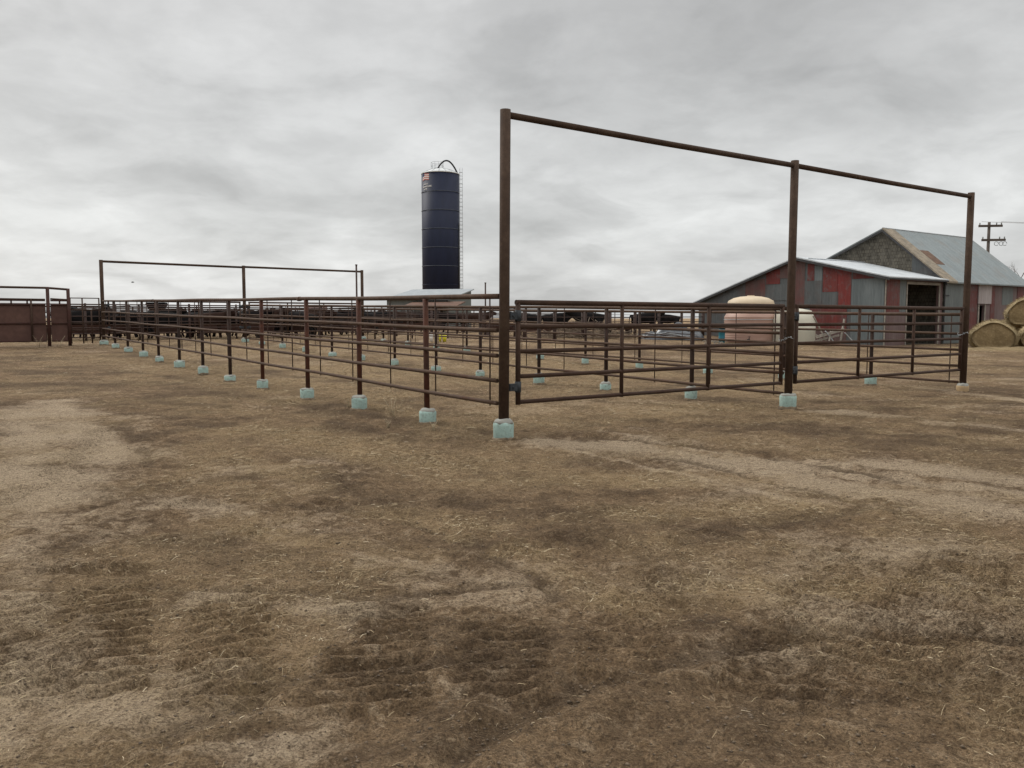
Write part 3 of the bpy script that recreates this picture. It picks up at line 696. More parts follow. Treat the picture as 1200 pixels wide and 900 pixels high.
pf = empty('light_pen_panel', frame_loc, TH, 'open pipe panel between the brown windbreak and the far frame', 'fence panel')
for z in (2.48, 2.15, 2.0, 1.44, 1.15, .85):
    mb = MB(); mb.tube([(-1.22, 29.3, z), (-.10, 29.3, z)], .02, 8); mb.build('rail', M['gate'], pf)
for x, z1 in ((-1.2, 2.48), (-.75, 2.48), (-.42, 2.0), (-.12, 2.5)):
    mb = MB(); mb.tube([(x, 29.3, .6), (x, 29.3, z1)], .028, 8); mb.build('upright', M['gate'], pf)

# ------------------------------------------------------------------ cattle
def make_cow_mesh(name, grazing):
    if grazing: head = [(1.02,0,.95),(1.22,0,.55),(1.42,0,.22)]; hr = [.17,.13,.09]
    else: head = [(1.05,0,1.28),(1.26,0,1.46),(1.62,0,1.33)]; hr = [.20,.15,.085]
    V = [(-.85,0,1.10),(-.35,0,1.05),(.15,0,1.0),(.62,0,1.06),*head]; Rr = [(.27,.30),(.33,.36),(.35,.40),(.30,.37),*[(a, a*1.15) for a in hr]]
    E = [(0,1),(1,2),(2,3),(3,4),(4,5),(5,6)]
    def add(p, r, par): V.append(p); Rr.append((r, r)); E.append((par, len(V)-1)); return len(V)-1
    for sy in (-1, 1):
        a = add((.62, sy*.2, .72), .13, 3); b = add((.60, sy*.2, .42), .07, a); c = add((.62, sy*.2, .18), .05, b); add((.66, sy*.2, .03), .062, c)
        a = add((-.80, sy*.2, .80), .17, 0); b = add((-.70, sy*.21, .60), .11, a); c = add((-.95, sy*.21, .42), .07, b); d = add((-.90, sy*.21, .15), .05, c); add((-.85, sy*.21, .03), .062, d)
        e = add((head[1][0]-.04, sy*.16, head[1][2]+.06), .045, 5); add((head[1][0]-.08, sy*.30, head[1][2]+.05), .03, e)
    t = add((-1.14, 0, 1.22), .05, 0); t2 = add((-1.22, 0, .85), .028, t); add((-1.22, 0, .5), .045, t2)
    me = bpy.data.meshes.new(name); me.from_pydata(V, E, [])
    o = bpy.data.objects.new(name, me); COL.objects.link(o)
    sk = o.modifiers.new('s', 'SKIN'); sk.use_smooth_shade = True
    for i, (a, b) in enumerate(Rr): me.skin_vertices[0].data[i].radius = (a, b)
    me.skin_vertices[0].data[2].use_root = True
    for i in range(len(V)):
        if i != 2: me.skin_vertices[0].data[i].use_root = False
    ss = o.modifiers.new('u', 'SUBSURF'); ss.levels = 1; ss.render_levels = 1
    dg = bpy.context.evaluated_depsgraph_get(); m2 = bpy.data.meshes.new_from_object(o.evaluated_get(dg))
    bpy.data.objects.remove(o); m2.name = name
    for p in m2.polygons: p.use_smooth = True
    return m2
cm = [make_cow_mesh('cow', False), make_cow_mesh('cow', True)]
for m_ in cm: m_.materials.clear(); m_.materials.append(M['cow'])
cmb_ = cm[0].copy(); cmb_.materials.clear(); cmb_.materials.append(M['cowb'])
COWS = [(92,40,20,0,'black cow behind the light pipe panel, next to the brown windbreak'),(112,41.5,170,0,'black cow behind the left post of the far overhead frame'),
 (141,50,200,0,'black cow beyond the fence, right of the left post of the far frame'),(168,46,10,1,'black cow with lowered head left of the dark hopper feeder'),
 (222,49,185,0,'black cow standing right of the dark hopper feeder'),(238,56,20,0,'black cow beyond the pens, second to the right of the hopper feeder'),
 (257,47,175,0,'black cow left of the middle post of the far frame'),(274,55,10,1,'black cow grazing just behind the middle post of the far frame'),
 (320,52,190,0,'black cow left of the rust-red box feeder, facing left'),(336,57,15,0,'black cow beside the rust-red box feeder, facing right'),
 (394,52,5,0,'black cow right of the rust-red box feeder'),(412,60,180,1,'black cow near the foot of the thin upright pipe by the far frame'),
 (441,55,170,0,'black cow between the far frame and the grey shed'),(308,47,0,2,'dark brown cow behind the right half of the far gates'),
 (618,56,185,0,'black cow right of the near corner post, beyond the pens'),(652,60,10,0,'black cow beyond the pens above the brush pile'),
 (690,58,175,0,'black cow beyond the pens over the middle of the left front gate'),(755,60,20,0,'black cow left of the dark tarp heap'),
 (782,66,190,0,'black cow farthest right, beyond the dark tarp heap'),(200,42.5,190,1,'black cow with lowered head below the hopper feeder'),
 (350,45,170,1,'black cow with lowered head behind the far gates, right half'),(245,43.5,10,2,'dark brown cow behind the left half of the far gates')]
COWS += [(100,44,190,1,'black cow with lowered head behind the light pipe panel'),(128,45,5,0,'black cow directly behind the left post of the far frame'),(155,41,185,1,'black grazing cow nearest behind the far gates at their left end'),
 (182,44,15,0,'black cow half hidden under the hopper feeder'),(212,46,170,1,'black grazing cow just right of the hopper feeder'),(232,44.5,0,0,'black cow behind the left half of the far gates, facing right'),
 (266,45,190,1,'black grazing cow left of the middle post of the far frame'),(287,46.5,10,0,'black cow directly behind the middle post of the far frame'),(300,50,180,0,'black cow just right of the middle post of the far frame'),
 (325,47.5,20,1,'black grazing cow behind the right half of the far gates'),(345,50,175,0,'black cow in front of the rust-red box feeder'),(365,48,0,2,'dark brown cow below the rust-red box feeder'),
 (383,50,190,1,'black grazing cow right of the rust-red box feeder'),(402,53,10,0,'black cow left of the thin upright pipe by the far frame'),(425,52,185,0,'black cow behind the right post of the far frame'),
 (448,54,5,1,'black grazing cow in front of the left end of the grey shed'),(470,56,180,2,'dark brown cow in front of the grey shed windows'),(492,58,10,0,'black cow in front of the middle of the grey shed'),
 (530,60,190,0,'black cow below the right end of the grey shed'),(556,59,0,2,'dark brown cow right of the grey shed')]
for px, d, ang, kd, lab in COWS:
    X = WX(px, d); o = bpy.data.objects.new('cow', (cm[0], cm[1], cmb_)[kd]); COL.objects.link(o)
    o.location = (X, d, gz(X, d)+.01); o.rotation_euler = (0, 0, R(ang)); sc_ = random.uniform(.93, 1.05); o.scale = (sc_, sc_, sc_)
    tag(o, lab, 'cow', 'cattle in the pens beyond')

# hopper feeder, box feeder, feed bunks
d = 50; X = WX(185.5, d); g = gz(X, d)
h = empty('hopper_feeder', (X, d, g), .2, 'dark hopper feeder on legs beyond the left fence', 'feeder')
mb = MB(); b = 0
zb, zt = WZ(362, d)-g, WZ(354.5, d)-g
for (hx, z) in ((.28, zb-.25), (.55, zt-.12), (.52, zt)):
    for x, y in ((-1,-1),(1,-1),(1,1),(-1,1)): mb.v.append((x*hx, y*hx*.8, z))
for L_ in (0, 4):
    for q in range(4): mb.face((L_+q, L_+(q+1)%4, L_+4+(q+1)%4, L_+4+q))
mb.face((3,2,1,0)); mb.face((8,9,10,11)); mb.build('hopper', M['cow'], h)
for x in (-1, 1):
    for y in (-1, 1): q = MB(); q.tube([(x*.45, y*.4, 0), (x*.33, y*.3, zb)], .035, 6); q.build('leg', M['bgpipe'], h)
d = 52; X = WX(372.5, d); g = gz(X, d)
h = empty('box_feeder', (X, d, g), .25, 'rust-red steel box feeder among the cattle left of the silo', 'feeder')
mb = MB(); mb.bx(-.55, .55, -.5, .5, .55, WZ(363, d)-g); mb.build('bin', M['rustroof'], h)
mb = MB(); mb.prism([(-.65, WZ(363, d)-g+.004), (0, WZ(359.5, d)-g+.05), (.65, WZ(363, d)-g+.004)], 'x', -.62, .62); mb.build('roof', M['bunk'], h)
mb = MB(); mb.bx(-.7, .7, -.75, .75, .25, .5); mb.build('trough', M['bunk'], h)
for x in (-1, 1):
    for y in (-1, 1): q = MB(); q.bx(x*.5-.04, x*.5+.04, y*.6-.04, y*.6+.04, 0, .25); q.build('leg', M['bgpipe'], h)
def bunk(t0, t1, s, label):
    x, y = pen(t0, s); b_ = empty('feed_bunk', (x, y, gz(x, y)), TH, label, 'feed bunk', 'rusty feed bunks beside the old pens'); Ln = t1-t0
    mb = MB(); mb.prism([(-.38, .75), (-.25, .28), (.25, .28), (.38, .75), (.34, .75), (.22, .32), (-.22, .32), (-.34, .75)], 'x', 0, Ln); mb.build('trough', M['bunk'], b_)
    n = max(2, int(Ln/2.2))
    for i in range(n+1):
        q = MB(); xx = .05+(Ln-.1)*i/n; q.bx(xx-.03, xx+.03, -.3, .3, 0, .275); q.build('leg', M['bgpipe'], b_)
bunk(-1.5, 4.5, 35.3, 'long rusty feed bunk behind the left half of the far gates')
bunk(5.5, 11.8, 35.3, 'long rusty feed bunk behind the right half of the far gates')
bunk(13.5, 21, 38.5, 'long rusty feed bunk below the grey silo shed')

bunk(22, 34, 33, 'long rusty feed bunk behind the thick-posted pipe fence')
bunk(14, 21, 47, 'rusty feed bunk far behind the pens, right below the silo')
# buckets between the near posts, in front of the shed
for px, col, wd, lab in ((505.5, 'wplastic', .19, 'white bucket, left of two white ones by the far fence'), (510.2, 'wplastic', .11, 'narrow white pail left of the yellow ones'),
                        (515.8, 'yellow', .12, 'narrow yellow pail between the white pail and the big yellow bucket'), (521, 'yellow', .22, 'big yellow bucket with pale lower half by the far fence')):
    d = 42; X = WX(px, d); g = gz(X, d); b_ = empty('bucket', (X, d, g), 0, lab, 'bucket', 'buckets standing by the far fence')
    mb = MB(); mb.lathe([(wd*.40, 0), (wd*.5, .40)], 16); mb.build('body', M[col], b_)
    mb = MB(); mb.lathe([(wd*.54, .38), (wd*.54, .42)], 16); mb.build('rim', M[col], b_)
    mb = MB(); mb.tube([(wd*.5*math.cos(a_), 0, .41+.06*math.sin(a_)) for a_ in [PI*q/8 for q in range(9)]], .006, 5); mb.build('handle', M['galv'], b_)

# ------------------------------------------------------------------ silo
d = 136; X = WX(517.5, d); g = .62; rs = 3.05
si = empty('silo', (X, d, g), 0, 'tall dark blue silo with a pale domed top and ringed wall', 'silo')
ztop = WZ(205, d)-g
mb = MB(); mb.lathe([(rs, -.2), (rs, ztop)], 64); mb.build('wall', M['silo'], si)
for py in (226.5, 248, 269.5, 291, 312.5, 334):
    z = WZ(py, d)-g; mb = MB(); mb.lathe([(rs+.01, z-.04), (rs+.06, z-.03), (rs+.06, z+.03), (rs+.01, z+.04)], 64); mb.build('ring', M['ring'] if py != 334 else M['silo'], si)
mb = MB(); mb.lathe([(rs+.05, ztop), (rs+.05, ztop+.12), (rs*.86, ztop+.36), (rs*.6, ztop+.70), (rs*.3, ztop+.96), (.35, ztop+1.08)], 48); dome = mb.build('dome', M['silotop'], si)
mb = MB()
for q in range(16):
    a_ = 2*PI*q/16; mb.tube([(math.cos(a_)*r_, math.sin(a_)*r_, z_+ztop+.04) for r_, z_ in ((rs, .10), (rs*.86, .34), (rs*.6, .68), (rs*.3, .94))], .03, 5)
mb.build('seam', M['galv'], dome)
mb = MB(); c0 = (-.5, 0)
for q in range(10):
    a_ = 2*PI*q/10; x, y = c0[0]+math.cos(a_)*1.0, c0[1]+math.sin(a_)*1.0; mb.tube([(x, y, ztop+.85), (x, y, ztop+1.95)], .025, 5)
for z_ in (1.4, 1.95):
    mb.tube([(c0[0]+math.cos(2*PI*q/20), c0[1]+math.sin(2*PI*q/20), ztop+z_) for q in range(21)], .025, 5, cap=False)
mb.build('railing', M['galv'], si)
pts = []
for q in range(17):
    u = q/16; px = 515.5 + (537.5-515.5)*u; py = 199 - 12.5*math.sin(PI*min(1, u*1.0))**.8 + 6*u
    pts.append((WX(px, d)-X, -.9*(1-u)-.3, WZ(py, d)-g))
mb = MB(); mb.tube(pts, .13, 10); mb.build('filler_pipe', M['blackpipe'], si)
lx, ly = rs*math.cos(-.25)+.42, rs*math.sin(-.25)-.1
mb = MB()
for o_ in (-.22, .22): mb.tube([(lx+o_, ly, 0), (lx+o_, ly, ztop+.9)], .035, 5)
z = .4
while z < ztop+.8: mb.tube([(lx-.22, ly, z), (lx+.22, ly, z)], .035, 4); z += .6
mb.build('ladder', M['galv'], si)
mb = MB(); z = 2.6
while z < ztop+.9: mb.tube([(lx+.30*math.cos(a_)+.02, ly-.36+.36*math.sin(a_), z) for a_ in [-PI-.3+ (PI+.6)*q/8 for q in range(9)]], .018, 4); z += .9
for a_ in (-2.4, -1.57, -.7): mb.tube([(lx+.30*math.cos(a_)+.02, ly-.36+.36*math.sin(a_), 2.6), (lx+.30*math.cos(a_)+.02, ly-.36+.36*math.sin(a_), ztop+.9)], .014, 4)
mb.build('ladder_cage', M['galv'], si)
mb = MB(); mb.tube([(lx-.35, ly-.1, 0), (lx-.35, ly-.1, WZ(262, d)-g)], .07, 8); mb.build('drop_pipe', M['blackpipe'], si)
# flag emblem curved to the wall
def on_silo(u, z, off=.03):       # u metres along the wall from the centre line facing the camera
    a_ = -PI/2 + u/rs; return ((rs+off)*math.cos(a_), (rs+off)*math.sin(a_), z)
uu = lambda px: rs*math.asin(max(-.99, min(.99, (WX(px, d)-X)/rs)))
u0, u1 = uu(498.3), uu(506.2); zc0, zc1 = WZ(214.5, d)-g, WZ(207.2, d)-g
mb = MB(); nst = 7
for i in range(nst):
    for j in range(8):
        ua, ub = u0+(u1-u0)*j/8, u0+(u1-u0)*(j+1)/8
        wv = lambda u: .10*math.sin((u-u0)/(u1-u0)*PI*1.6) + .22*(u-u0)/(u1-u0)
        za, zb_ = zc0+(zc1-zc0)*i/nst, zc0+(zc1-zc0)*(i+1)/nst; b = len(mb.v)
        mb.v += [on_silo(ua, za+wv(ua)), on_silo(ub, za+wv(ub)), on_silo(ub, zb_+wv(ub)), on_silo(ua, zb_+wv(ua))]
        mb.face((b, b+1, b+2, b+3), 2 if (i >= 4 and j < 3) else (0 if i % 2 == 0 else 1))
mb.build('flag_emblem', [M['flagred'], M['white'], M['flagblue']], si, fix=False)
def silo_text(txt, pxc, pyc, size):
    cu = bpy.data.curves.new('t', 'FONT'); cu.body = txt; cu.size = size; cu.align_x = 'CENTER'; cu.align_y = 'CENTER'; cu.extrude = .01; cu.offset = .006
    o = bpy.data.objects.new('t', cu); COL.objects.link(o); dg = bpy.context.evaluated_depsgraph_get()
    m2 = bpy.data.meshes.new_from_object(o.evaluated_get(dg)); bpy.data.objects.remove(o)
    uc = uu(pxc); zc_ = WZ(pyc, d)-g
    for v_ in m2.vertices: v_.co = on_silo(uc+v_.co.x, zc_+v_.co.y+.04*v_.co.x, .04+v_.co.z)
    m2.materials.clear(); m2.materials.append(M['white']); m2.name = 'lettering'
    q = bpy.data.objects.new('lettering', m2); COL.objects.link(q); q.parent = si
silo_text('A.O. SMITH', 501.9, 218.4, .22); silo_text('HARVESTORE', 503.2, 221.3, .33); silo_text('SYSTEM', 501.9, 224.2, .22)

# ------------------------------------------------------------------ grey shed in front of the silo
d0 = 75; xa, xb = WX(454, 76.4), WX(526, d0); ang = math.atan2(d0-76.4, xb-xa); Wd = math.hypot(xb-xa, 1.4); g = .62
sh = empty('metal_shed', (xa, 76.4, g), ang, 'grey metal shed with a sloping pale roof at the foot of the silo', 'shed')
ze, zr = WZ(351, 75.5)-g, WZ(340, 82)-g; Dp = 7.2
mb = MB(); mb.bx(0, Wd, 0, .1, 0, ze); mb.build('front_wall', M['shedwall'], sh)
mb = MB(); mb.prism([(.101, 0), (Dp, 0), (Dp, zr), (.101, ze)], 'x', Wd-.1, Wd); mb.build('end_wall', M['shedend'], sh)
mb = MB(); mb.prism([(.101, 0), (Dp, 0), (Dp, zr), (.101, ze)], 'x', 0, .1); mb.build('end_wall', M['shedend'], sh)
mb = MB(); mb.bx(.101, Wd-.101, Dp-.1, Dp, 0, zr); mb.build('back_wall', M['shedwall'], sh)
mb = MB(); sl_ = (zr-ze)/Dp; mb.prism([(-.4, ze-.4*sl_+.01), (Dp+.2, zr+.2*sl_+.01), (Dp+.2, zr+.2*sl_+.10), (-.4, ze-.4*sl_+.10)], 'x', -.25, Wd+.25); mb.build('roof', M['shedroof'], sh)
for i, x in enumerate((.3, .95, 1.6, 2.25)):
    fr_ = MB(); fr_.bx(x, x+.5, -.05, -.003, 1.3, 2.0); wq = fr_.build('window', M['trim'], sh); pn = MB(); pn.bx(x+.05, x+.45, -.056, -.052, 1.35, 1.95); pn.build('pane', M['glass'], wq)
mb = MB(); mb.prism([(-2.6, 2.05), (-.05, 2.45), (-.05, 2.53), (-2.6, 2.13)], 'x', 2.6, Wd+1.6); mb.build('lean_roof', M['rustroof'], sh)
for x in (2.7, 4.2, 5.6, Wd+1.5): q = MB(); q.tube([(x, -2.5, 0), (x, -2.5, 2.06)], .06, 8); q.build('post', M['bgpipe'], sh)
mb = MB(); mb.bx(3.6, 5.4, -.07, -.003, .0, 2.0); mb.build('door', M['darkwood'], sh)

# ------------------------------------------------------------------ red patched shed + tall barn
BC = (20.45, 45.6); g = gz(*BC) - .02
def Zl(z): return z - g
def wall_y0(mb, x0, x1, z1, openings, y0=0.0, y1=.12, mi=0):
    """wall along local x with rectangular openings (xa, xb, za, zb)"""
    xs_ = sorted({x0, x1, *[o[0] for o in openings], *[o[1] for o in openings]})
    for a_, b_ in zip(xs_[:-1], xs_[1:]):
        cuts = [(o[2], o[3]) for o in openings if o[0] <= a_+1e-6 and o[1] >= b_-1e-6]; z = 0
        for za, zb2 in sorted(cuts):
            if za > z: mb.bx(a_, b_, y0, y1, z, za, mi)
            z = zb2
        if z < z1: mb.bx(a_, b_, y0, y1, z, z1, mi)
rs_ = empty('patched_shed', (*BC, g), TH, 'low red and grey sheet-metal shed with a long roof and open doorway', 'shed')
ze_r, zp, ze_l = Zl(3.93), Zl(5.24), Zl(2.76); YP, YL = 5.6, 13.3
gable = [(0, 0), (YL, 0), (YL, ze_l), (YP, zp), (0, ze_r)]
mb = MB(); mb.prism(gable, 'x', 0, .12)
# sheets nailed over the gable wall: (y from, y to, z from, z to, material)
def pz(py, y): dd = 45.6 + .811*y; return Zl(WZ(py, dd))
def py_(px): return (45.6*1135/(px+100) - 45.6)/.811
for a_, b_, pt, pb, mi in ((1034, 1021, 326, 400, 3), (1021, 996, 327, 400, 3), (1021, 997, 317, 326.4, 1), (995, 979, 313.5, 358, 2), (979, 962, 311.5, 342, 1), (980.5, 961, 342, 358, 0),
                           (961, 952, 311, 329, 3), (952, 944, 309, 329, 1), (961, 941, 329, 360, 0), (941, 930, 306, 400, 4), (929, 912, 309, 326, 4), (912, 896, 315, 333, 1),
                           (895, 872, 327, 352, 4), (991, 948, 360, 386, 1), (991, 948, 386, 400, 4), (929, 905, 333, 352, 0), (872, 845, 343, 400, 0)):
    y0, y1 = py_(a_), py_(b_); ym = (y0+y1)/2
    off = .010 + .004*((int(a_)*7) % 5)
    rl = lambda y: (ze_r + y*(zp-ze_r)/YP if y < YP else zp - (y-YP)*(zp-ze_l)/(YL-YP)) - .03
    zt_ = pz(pt, ym); zb_ = max(.02, pz(pb, ym))
    mb.prism([(y0, zb_), (y1, zb_), (y1, max(zb_+.01, min(zt_, rl(y1)))), (y0, max(zb_+.01, min(zt_, rl(y0))))], 'x', -off, -.0005, mi)
mb.build('front_wall', [M['greyX'], M['redX'], M['redbX'], M['blueX'], M['marX']], rs_)
mb = MB(); wall_y0(mb, .122, 6.2, ze_r-.02, [(2.2, 5.7, 0, Zl(3.56))]); mb.bx(.13, 1.45, -.02, -.001, Zl(1.9), ze_r-.05, 1); mb.bx(1.45, 2.12, -.016, -.001, Zl(2.0), ze_r-.05, 2); mb.bx(.13, 2.12, -.024, -.001, .02, Zl(2.0), 3)
mb.build('side_wall', [M['marY'], M['redY'], M['greyY'], M['marY']], rs_)
mb = MB(); mb.bx(.122, 6.2, YL-.12, YL, 0, ze_l-.02); mb.build('back_wall', M['greyY'], rs_)
mb = MB(); mb.bx(.13, 6.2, .13, YL-.13, .03, .05); mb.build('floor', M['dirtfloor'], rs_)
mb = MB()
for x in (2.12, 5.70): mb.bx(x, x+.10, -.05, -.003, 0, Zl(3.66))
mb.bx(2.12, 5.8, -.055, -.003, Zl(3.56), Zl(3.70)); mb.build('door_frame', M['wood'], rs_)
mb = MB()
for x in (2.9, 4.9): mb.tube([(x, 3.5, 0), (x, 3.5, Zl(3.6))], .07, 8)
mb.bx(2.4, 5.4, 3.4, 3.45, 0, 1.3); mb.build('stall_rail', M['darkwood'], rs_)
sr = (zp-ze_r)/YP; sl2 = (zp-ze_l)/(YL-YP)
mb = MB(); mb.prism([(-.35, ze_r-.35*sr+.01), (YP, zp+.01), (YP, zp+.08), (-.35, ze_r-.35*sr+.07)], 'x', -.25, 6.17)
mb.tube([(.2, YP-.6, zp-.6*sr+.10), (6.1, YP-.6, zp-.6*sr+.10)], .05, 6); roofm = mb.build('roof', M['roof'], rs_)
mb = MB(); mb.prism([(YP+.002, zp+.01), (YL+.3, ze_l-.3*sl2+.01), (YL+.3, ze_l-.3*sl2+.07), (YP+.002, zp+.08)], 'x', -.25, 6.17); mb.build('roof', M['roof'], rs_)
mb = MB(); mb.prism([(-.36, ze_r-.36*sr-.14), (YP, zp-.13), (YL+.32, ze_l-.32*sl2-.14), (YL+.32, ze_l-.32*sl2+.005), (YP, zp+.005), (-.36, ze_r-.36*sr+.005)], 'x', -.27, -.22); mb.build('fascia', M['trim'], rs_)
mb = MB(); mb.bx(-.2, 6.17, -.37, -.32, ze_r-.35*sr-.08, ze_r-.35*sr+.003); mb.build('gutter', M['trim'], rs_)
mb = MB(); mb.bx(-.045, .03, -.05, -.003, 0, ze_r-.1); mb.build('corner_trim', M['wood'], rs_)

bn = empty('tall_barn', (*pen(36.8+6.2, 15.83), g), TH, 'tall old barn with shingled gable and grey metal roof behind the patched shed', 'barn')
LB = 10.7; YPb = 3.8; zpb, zeb = Zl(7.15), Zl(3.98); YLb = 11.2; zlb = zpb-(YLb-YPb)*.43
mb = MB(); mb.prism([(0, 0), (YLb, 0), (YLb, zlb), (YPb, zpb), (0, zeb)], 'x', 0, .12)
mb.v_start = len(mb.v); mb.prism([(.1, Zl(3.95)), (1.95, Zl(3.95)), (1.95, zeb+1.95*(zpb-zeb)/YPb-.1), (.1, zeb)], 'x', -.02, -.001, 1); mb.build('gable_wall', [M['shingle'], M['greyX']], bn)
mb = MB(); wall_y0(mb, .122, LB, zeb-.02, [(4.42, 5.12, 0, Zl(2.45))]); zt = zeb-.03
for a_, b_, z0, z1, mi in ((.125, .95, .02, zt, 1), (.95, 2.9, .02, zt, 2), (2.95, 4.2, .02, zt, 3), (5.95, 6.5, Zl(1.6), zt, 3), (7.5, 9.0, Zl(2.5), zt-.3, 1), (9.6, 10.6, Zl(1.9), zt, 3)):
    mb.bx(a_, b_, -.012-.003*mi, -.001, z0, z1, mi)
mb.build('side_wall', [M['marY'], M['greyY'], M['greyY'], M['redY']], bn)
mb = MB(); mb.bx(4.2, 5.9, -.09, -.03, Zl(2.55), zt-.12); mb.build('hatch_cover', M['paleboard'], bn)
mb = MB(); mb.bx(4.28, 4.42, -.06, -.02, 0, Zl(2.5)); mb.bx(5.12, 5.24, -.06, -.02, 0, Zl(2.5)); mb.build('door_frame', M['wood'], bn)
mb = MB(); mb.bx(.05, 2.9, -.10, -.05, .05, zt-.2); mb.bx(.0, .08, -.12, -.101, 0, zt-.2, 1); mb.bx(.05, .5, -.13, -.101, 2.85, 2.92, 1); mb.build('sliding_door', [M['greyY'], M['trim']], bn)
mb = MB(); mb.bx(LB-.12, LB-.001, .121, YLb, 0, zlb); mb.prism([(0.125, zlb), (YLb, zlb), (YPb, zpb)], 'x', LB-.12, LB-.001); mb.build('end_wall', M['greyX'], bn)
mb = MB(); mb.bx(.13, LB-.13, YLb-.12, YLb, 0, zlb-.02); mb.build('back_wall', M['greyY'], bn)
mb = MB(); mb.bx(.13, LB-.13, .13, YLb-.13, .03, .05); mb.build('floor', M['dirtfloor'], bn)
sb = (zpb-zeb)/YPb
def slope_piece(x0, x1, ya, yb_, dz0=.02, dz1=.10):
    f_ = lambda y: zeb + y*sb
    return [(ya, f_(ya)+dz0), (yb_, f_(yb_)+dz0), (yb_, f_(yb_)+dz1), (ya, f_(ya)+dz1)]
mb = MB(); mb.prism(slope_piece(0, 0, -.35, YPb), 'x', 1.02, LB+.25); rf = mb.build('metal_roof', M['roof2'], bn)
mb = MB(); mb.prism(slope_piece(0, 0, -.35, YPb, .02, .13), 'x', -.25, 1.015); mb.build('bare_roof_strip', M['boards'], bn)
mb = MB(); mb.prism(slope_piece(0, 0, 1.0, 2.1, .101, .112), 'x', 1.1, 2.1); mb.build('rust_patch', M['rust'], bn)
mb = MB(); mb.prism([(YPb+.002, zpb+.02), (YLb+.3, zlb-.3*.43+.02), (YLb+.3, zlb-.3*.43+.09), (YPb+.002, zpb+.10)], 'x', -.25, LB+.25); mb.build('back_roof', M['roof2'], bn)
mb = MB(); mb.prism([(-.36, zeb-.36*sb-.13), (YPb, zpb-.13), (YLb+.32, zlb-.32*.43-.13), (YLb+.32, zlb-.32*.43+.012), (YPb, zpb+.012), (-.36, zeb-.36*sb+.012)], 'x', -.27, -.23); mb.build('fascia', M['trim'], bn)
mb = MB(); mb.tube([(-.2, YPb, zpb+.10), (LB+.2, YPb, zpb+.10)], .05, 6); mb.build('ridge_cap', M['galv'], bn)

# ------------------------------------------------------------------ tanks and clutter in front of the shed
d = 47.5; X = WX(878.5, d); g2 = gz(X, d); s_ = d/F
t1 = empty('poly_tank', (X, d, g2), 0, 'large pinkish plastic tank with a cream domed lid in front of the shed', 'tank')
zz = lambda py, dd=d, gg=g2: WZ(py, dd)-gg
mb = MB(); rB = 29.5*s_
prof = [(rB*.97, 0), (rB, .06)]
for z in np.linspace(.2, zz(372), 12): prof += [(rB*(1.0), z-.03), (rB*1.012, z), (rB, z+.03)]
prof += [(rB*.98, zz(370)), (rB*.9, zz(366))]
mb.lathe(prof, 48); mb.build('body', M['pink'], t1)
mb = MB(); mb.lathe([(rB*.895, zz(366)+.004), (rB*.90, zz(356)), (rB*.86, zz(352.5)), (rB*.66, zz(349.3)), (rB*.4, zz(347.6)), (.18, zz(347.0))], 48); mb.build('domed_lid', M['creamtop'], t1)
mb = MB(); mb.lathe([(.2, zz(347.2)), (.2, zz(346.2))], 16); mb.build('cap', M['creamtop'], t1)
mb = MB()
for z in (.62, 1.30): mb.lathe([(rB*1.004, z-.02), (rB*1.02, z-.012), (rB*1.02, z+.012), (rB*1.004, z+.02)], 48)
mb.build('strap', M['galv'], t1)
mb = MB(); mb.tube([(-.5, -rB*.92, .18), (-.5, -rB-.16, .18)], .05, 10); mb.tube([(-.5, -rB-.14, .18), (-.5, -rB-.14, .34)], .02, 6); mb.box((-.5, -rB-.14, .35), (.16, .03, .02)); mb.build('valve', M['blackpipe'], t1)
d = 46.5; X = WX(929, d); g2 = gz(X, d); s_ = d/F
t2 = empty('poly_tank', (X, d, g2), .1, 'smaller off-white plastic tank with angled shoulders beside the pink tank', 'tank')
mb = MB(); rB = 24.5*s_; zz2 = lambda py: WZ(py, d)-g2
mb.lathe([(rB*.98, 0), (rB, .08), (rB, zz2(388)), (rB*1.015, zz2(387)), (rB, zz2(386)), (rB, zz2(375)), (rB*.80, zz2(364)), (rB*.4, zz2(362)), (.22, zz2(361.4))], 32); mb.build('body', M['cream'], t2)
mb = MB(); mb.lathe([(.24, zz2(361.6)), (.24, zz2(360))], 16); mb.build('cap', M['blackpipe'], t2)
d = 46; X = WX(845.5, d); g2 = gz(X, d)
dr = empty('steel_drum', (X, d, g2), 0, 'small teal drum standing left of the pink tank', 'drum')
mb = MB(); mb.lathe([(.17, 0), (.17, .26), (.18, .28), (.17, .30), (.17, .55), (.18, .57), (.17, .6), (.17, .82)], 20); mb.build('body', M['teal'], dr)
mb = MB(); mb.lathe([(.185, .80), (.185, .85)], 20); mb.build('lid', M['blackpipe'], dr)
# lumber and gate frame lying against the shed
d = 44.6; g2 = gz(WX(975, d), d)
lp = empty('lumber_heap', (WX(975, d), d, g2), 0, 'heap of grey boards and a broken sawhorse beside the off-white tank', 'lumber')
def bar(x0, y0, x1, y1, wdt, dd=0, mat='wood'):
    p0 = Vector((WX(x0, d)-WX(975, d), dd, WZ(y0, d)-g2)); p1 = Vector((WX(x1, d)-WX(975, d), dd+.3, WZ(y1, d)-g2)); v_ = p1-p0
    mb = MB(); rot = v_.to_track_quat('X', 'Z').to_matrix(); mb.box(((p0+p1)/2), (v_.length, .06, wdt), 0, rot=rot); mb.build('board', M[mat], lp)
for a_ in ((951,370,972,405,.07),(970,404,975,386,.12),(985,406,992,374,.13),(955,395,990,386,.14),(954,400,985,393,.09),(966,388,978,400,.06),(990,390,1004,402,.05),(956,404,1000,401,.08),(958,392,970,403,.05)): bar(*a_, dd=random.uniform(-.3, .3), mat=random.choice(['wood', 'wood', 'galv']))
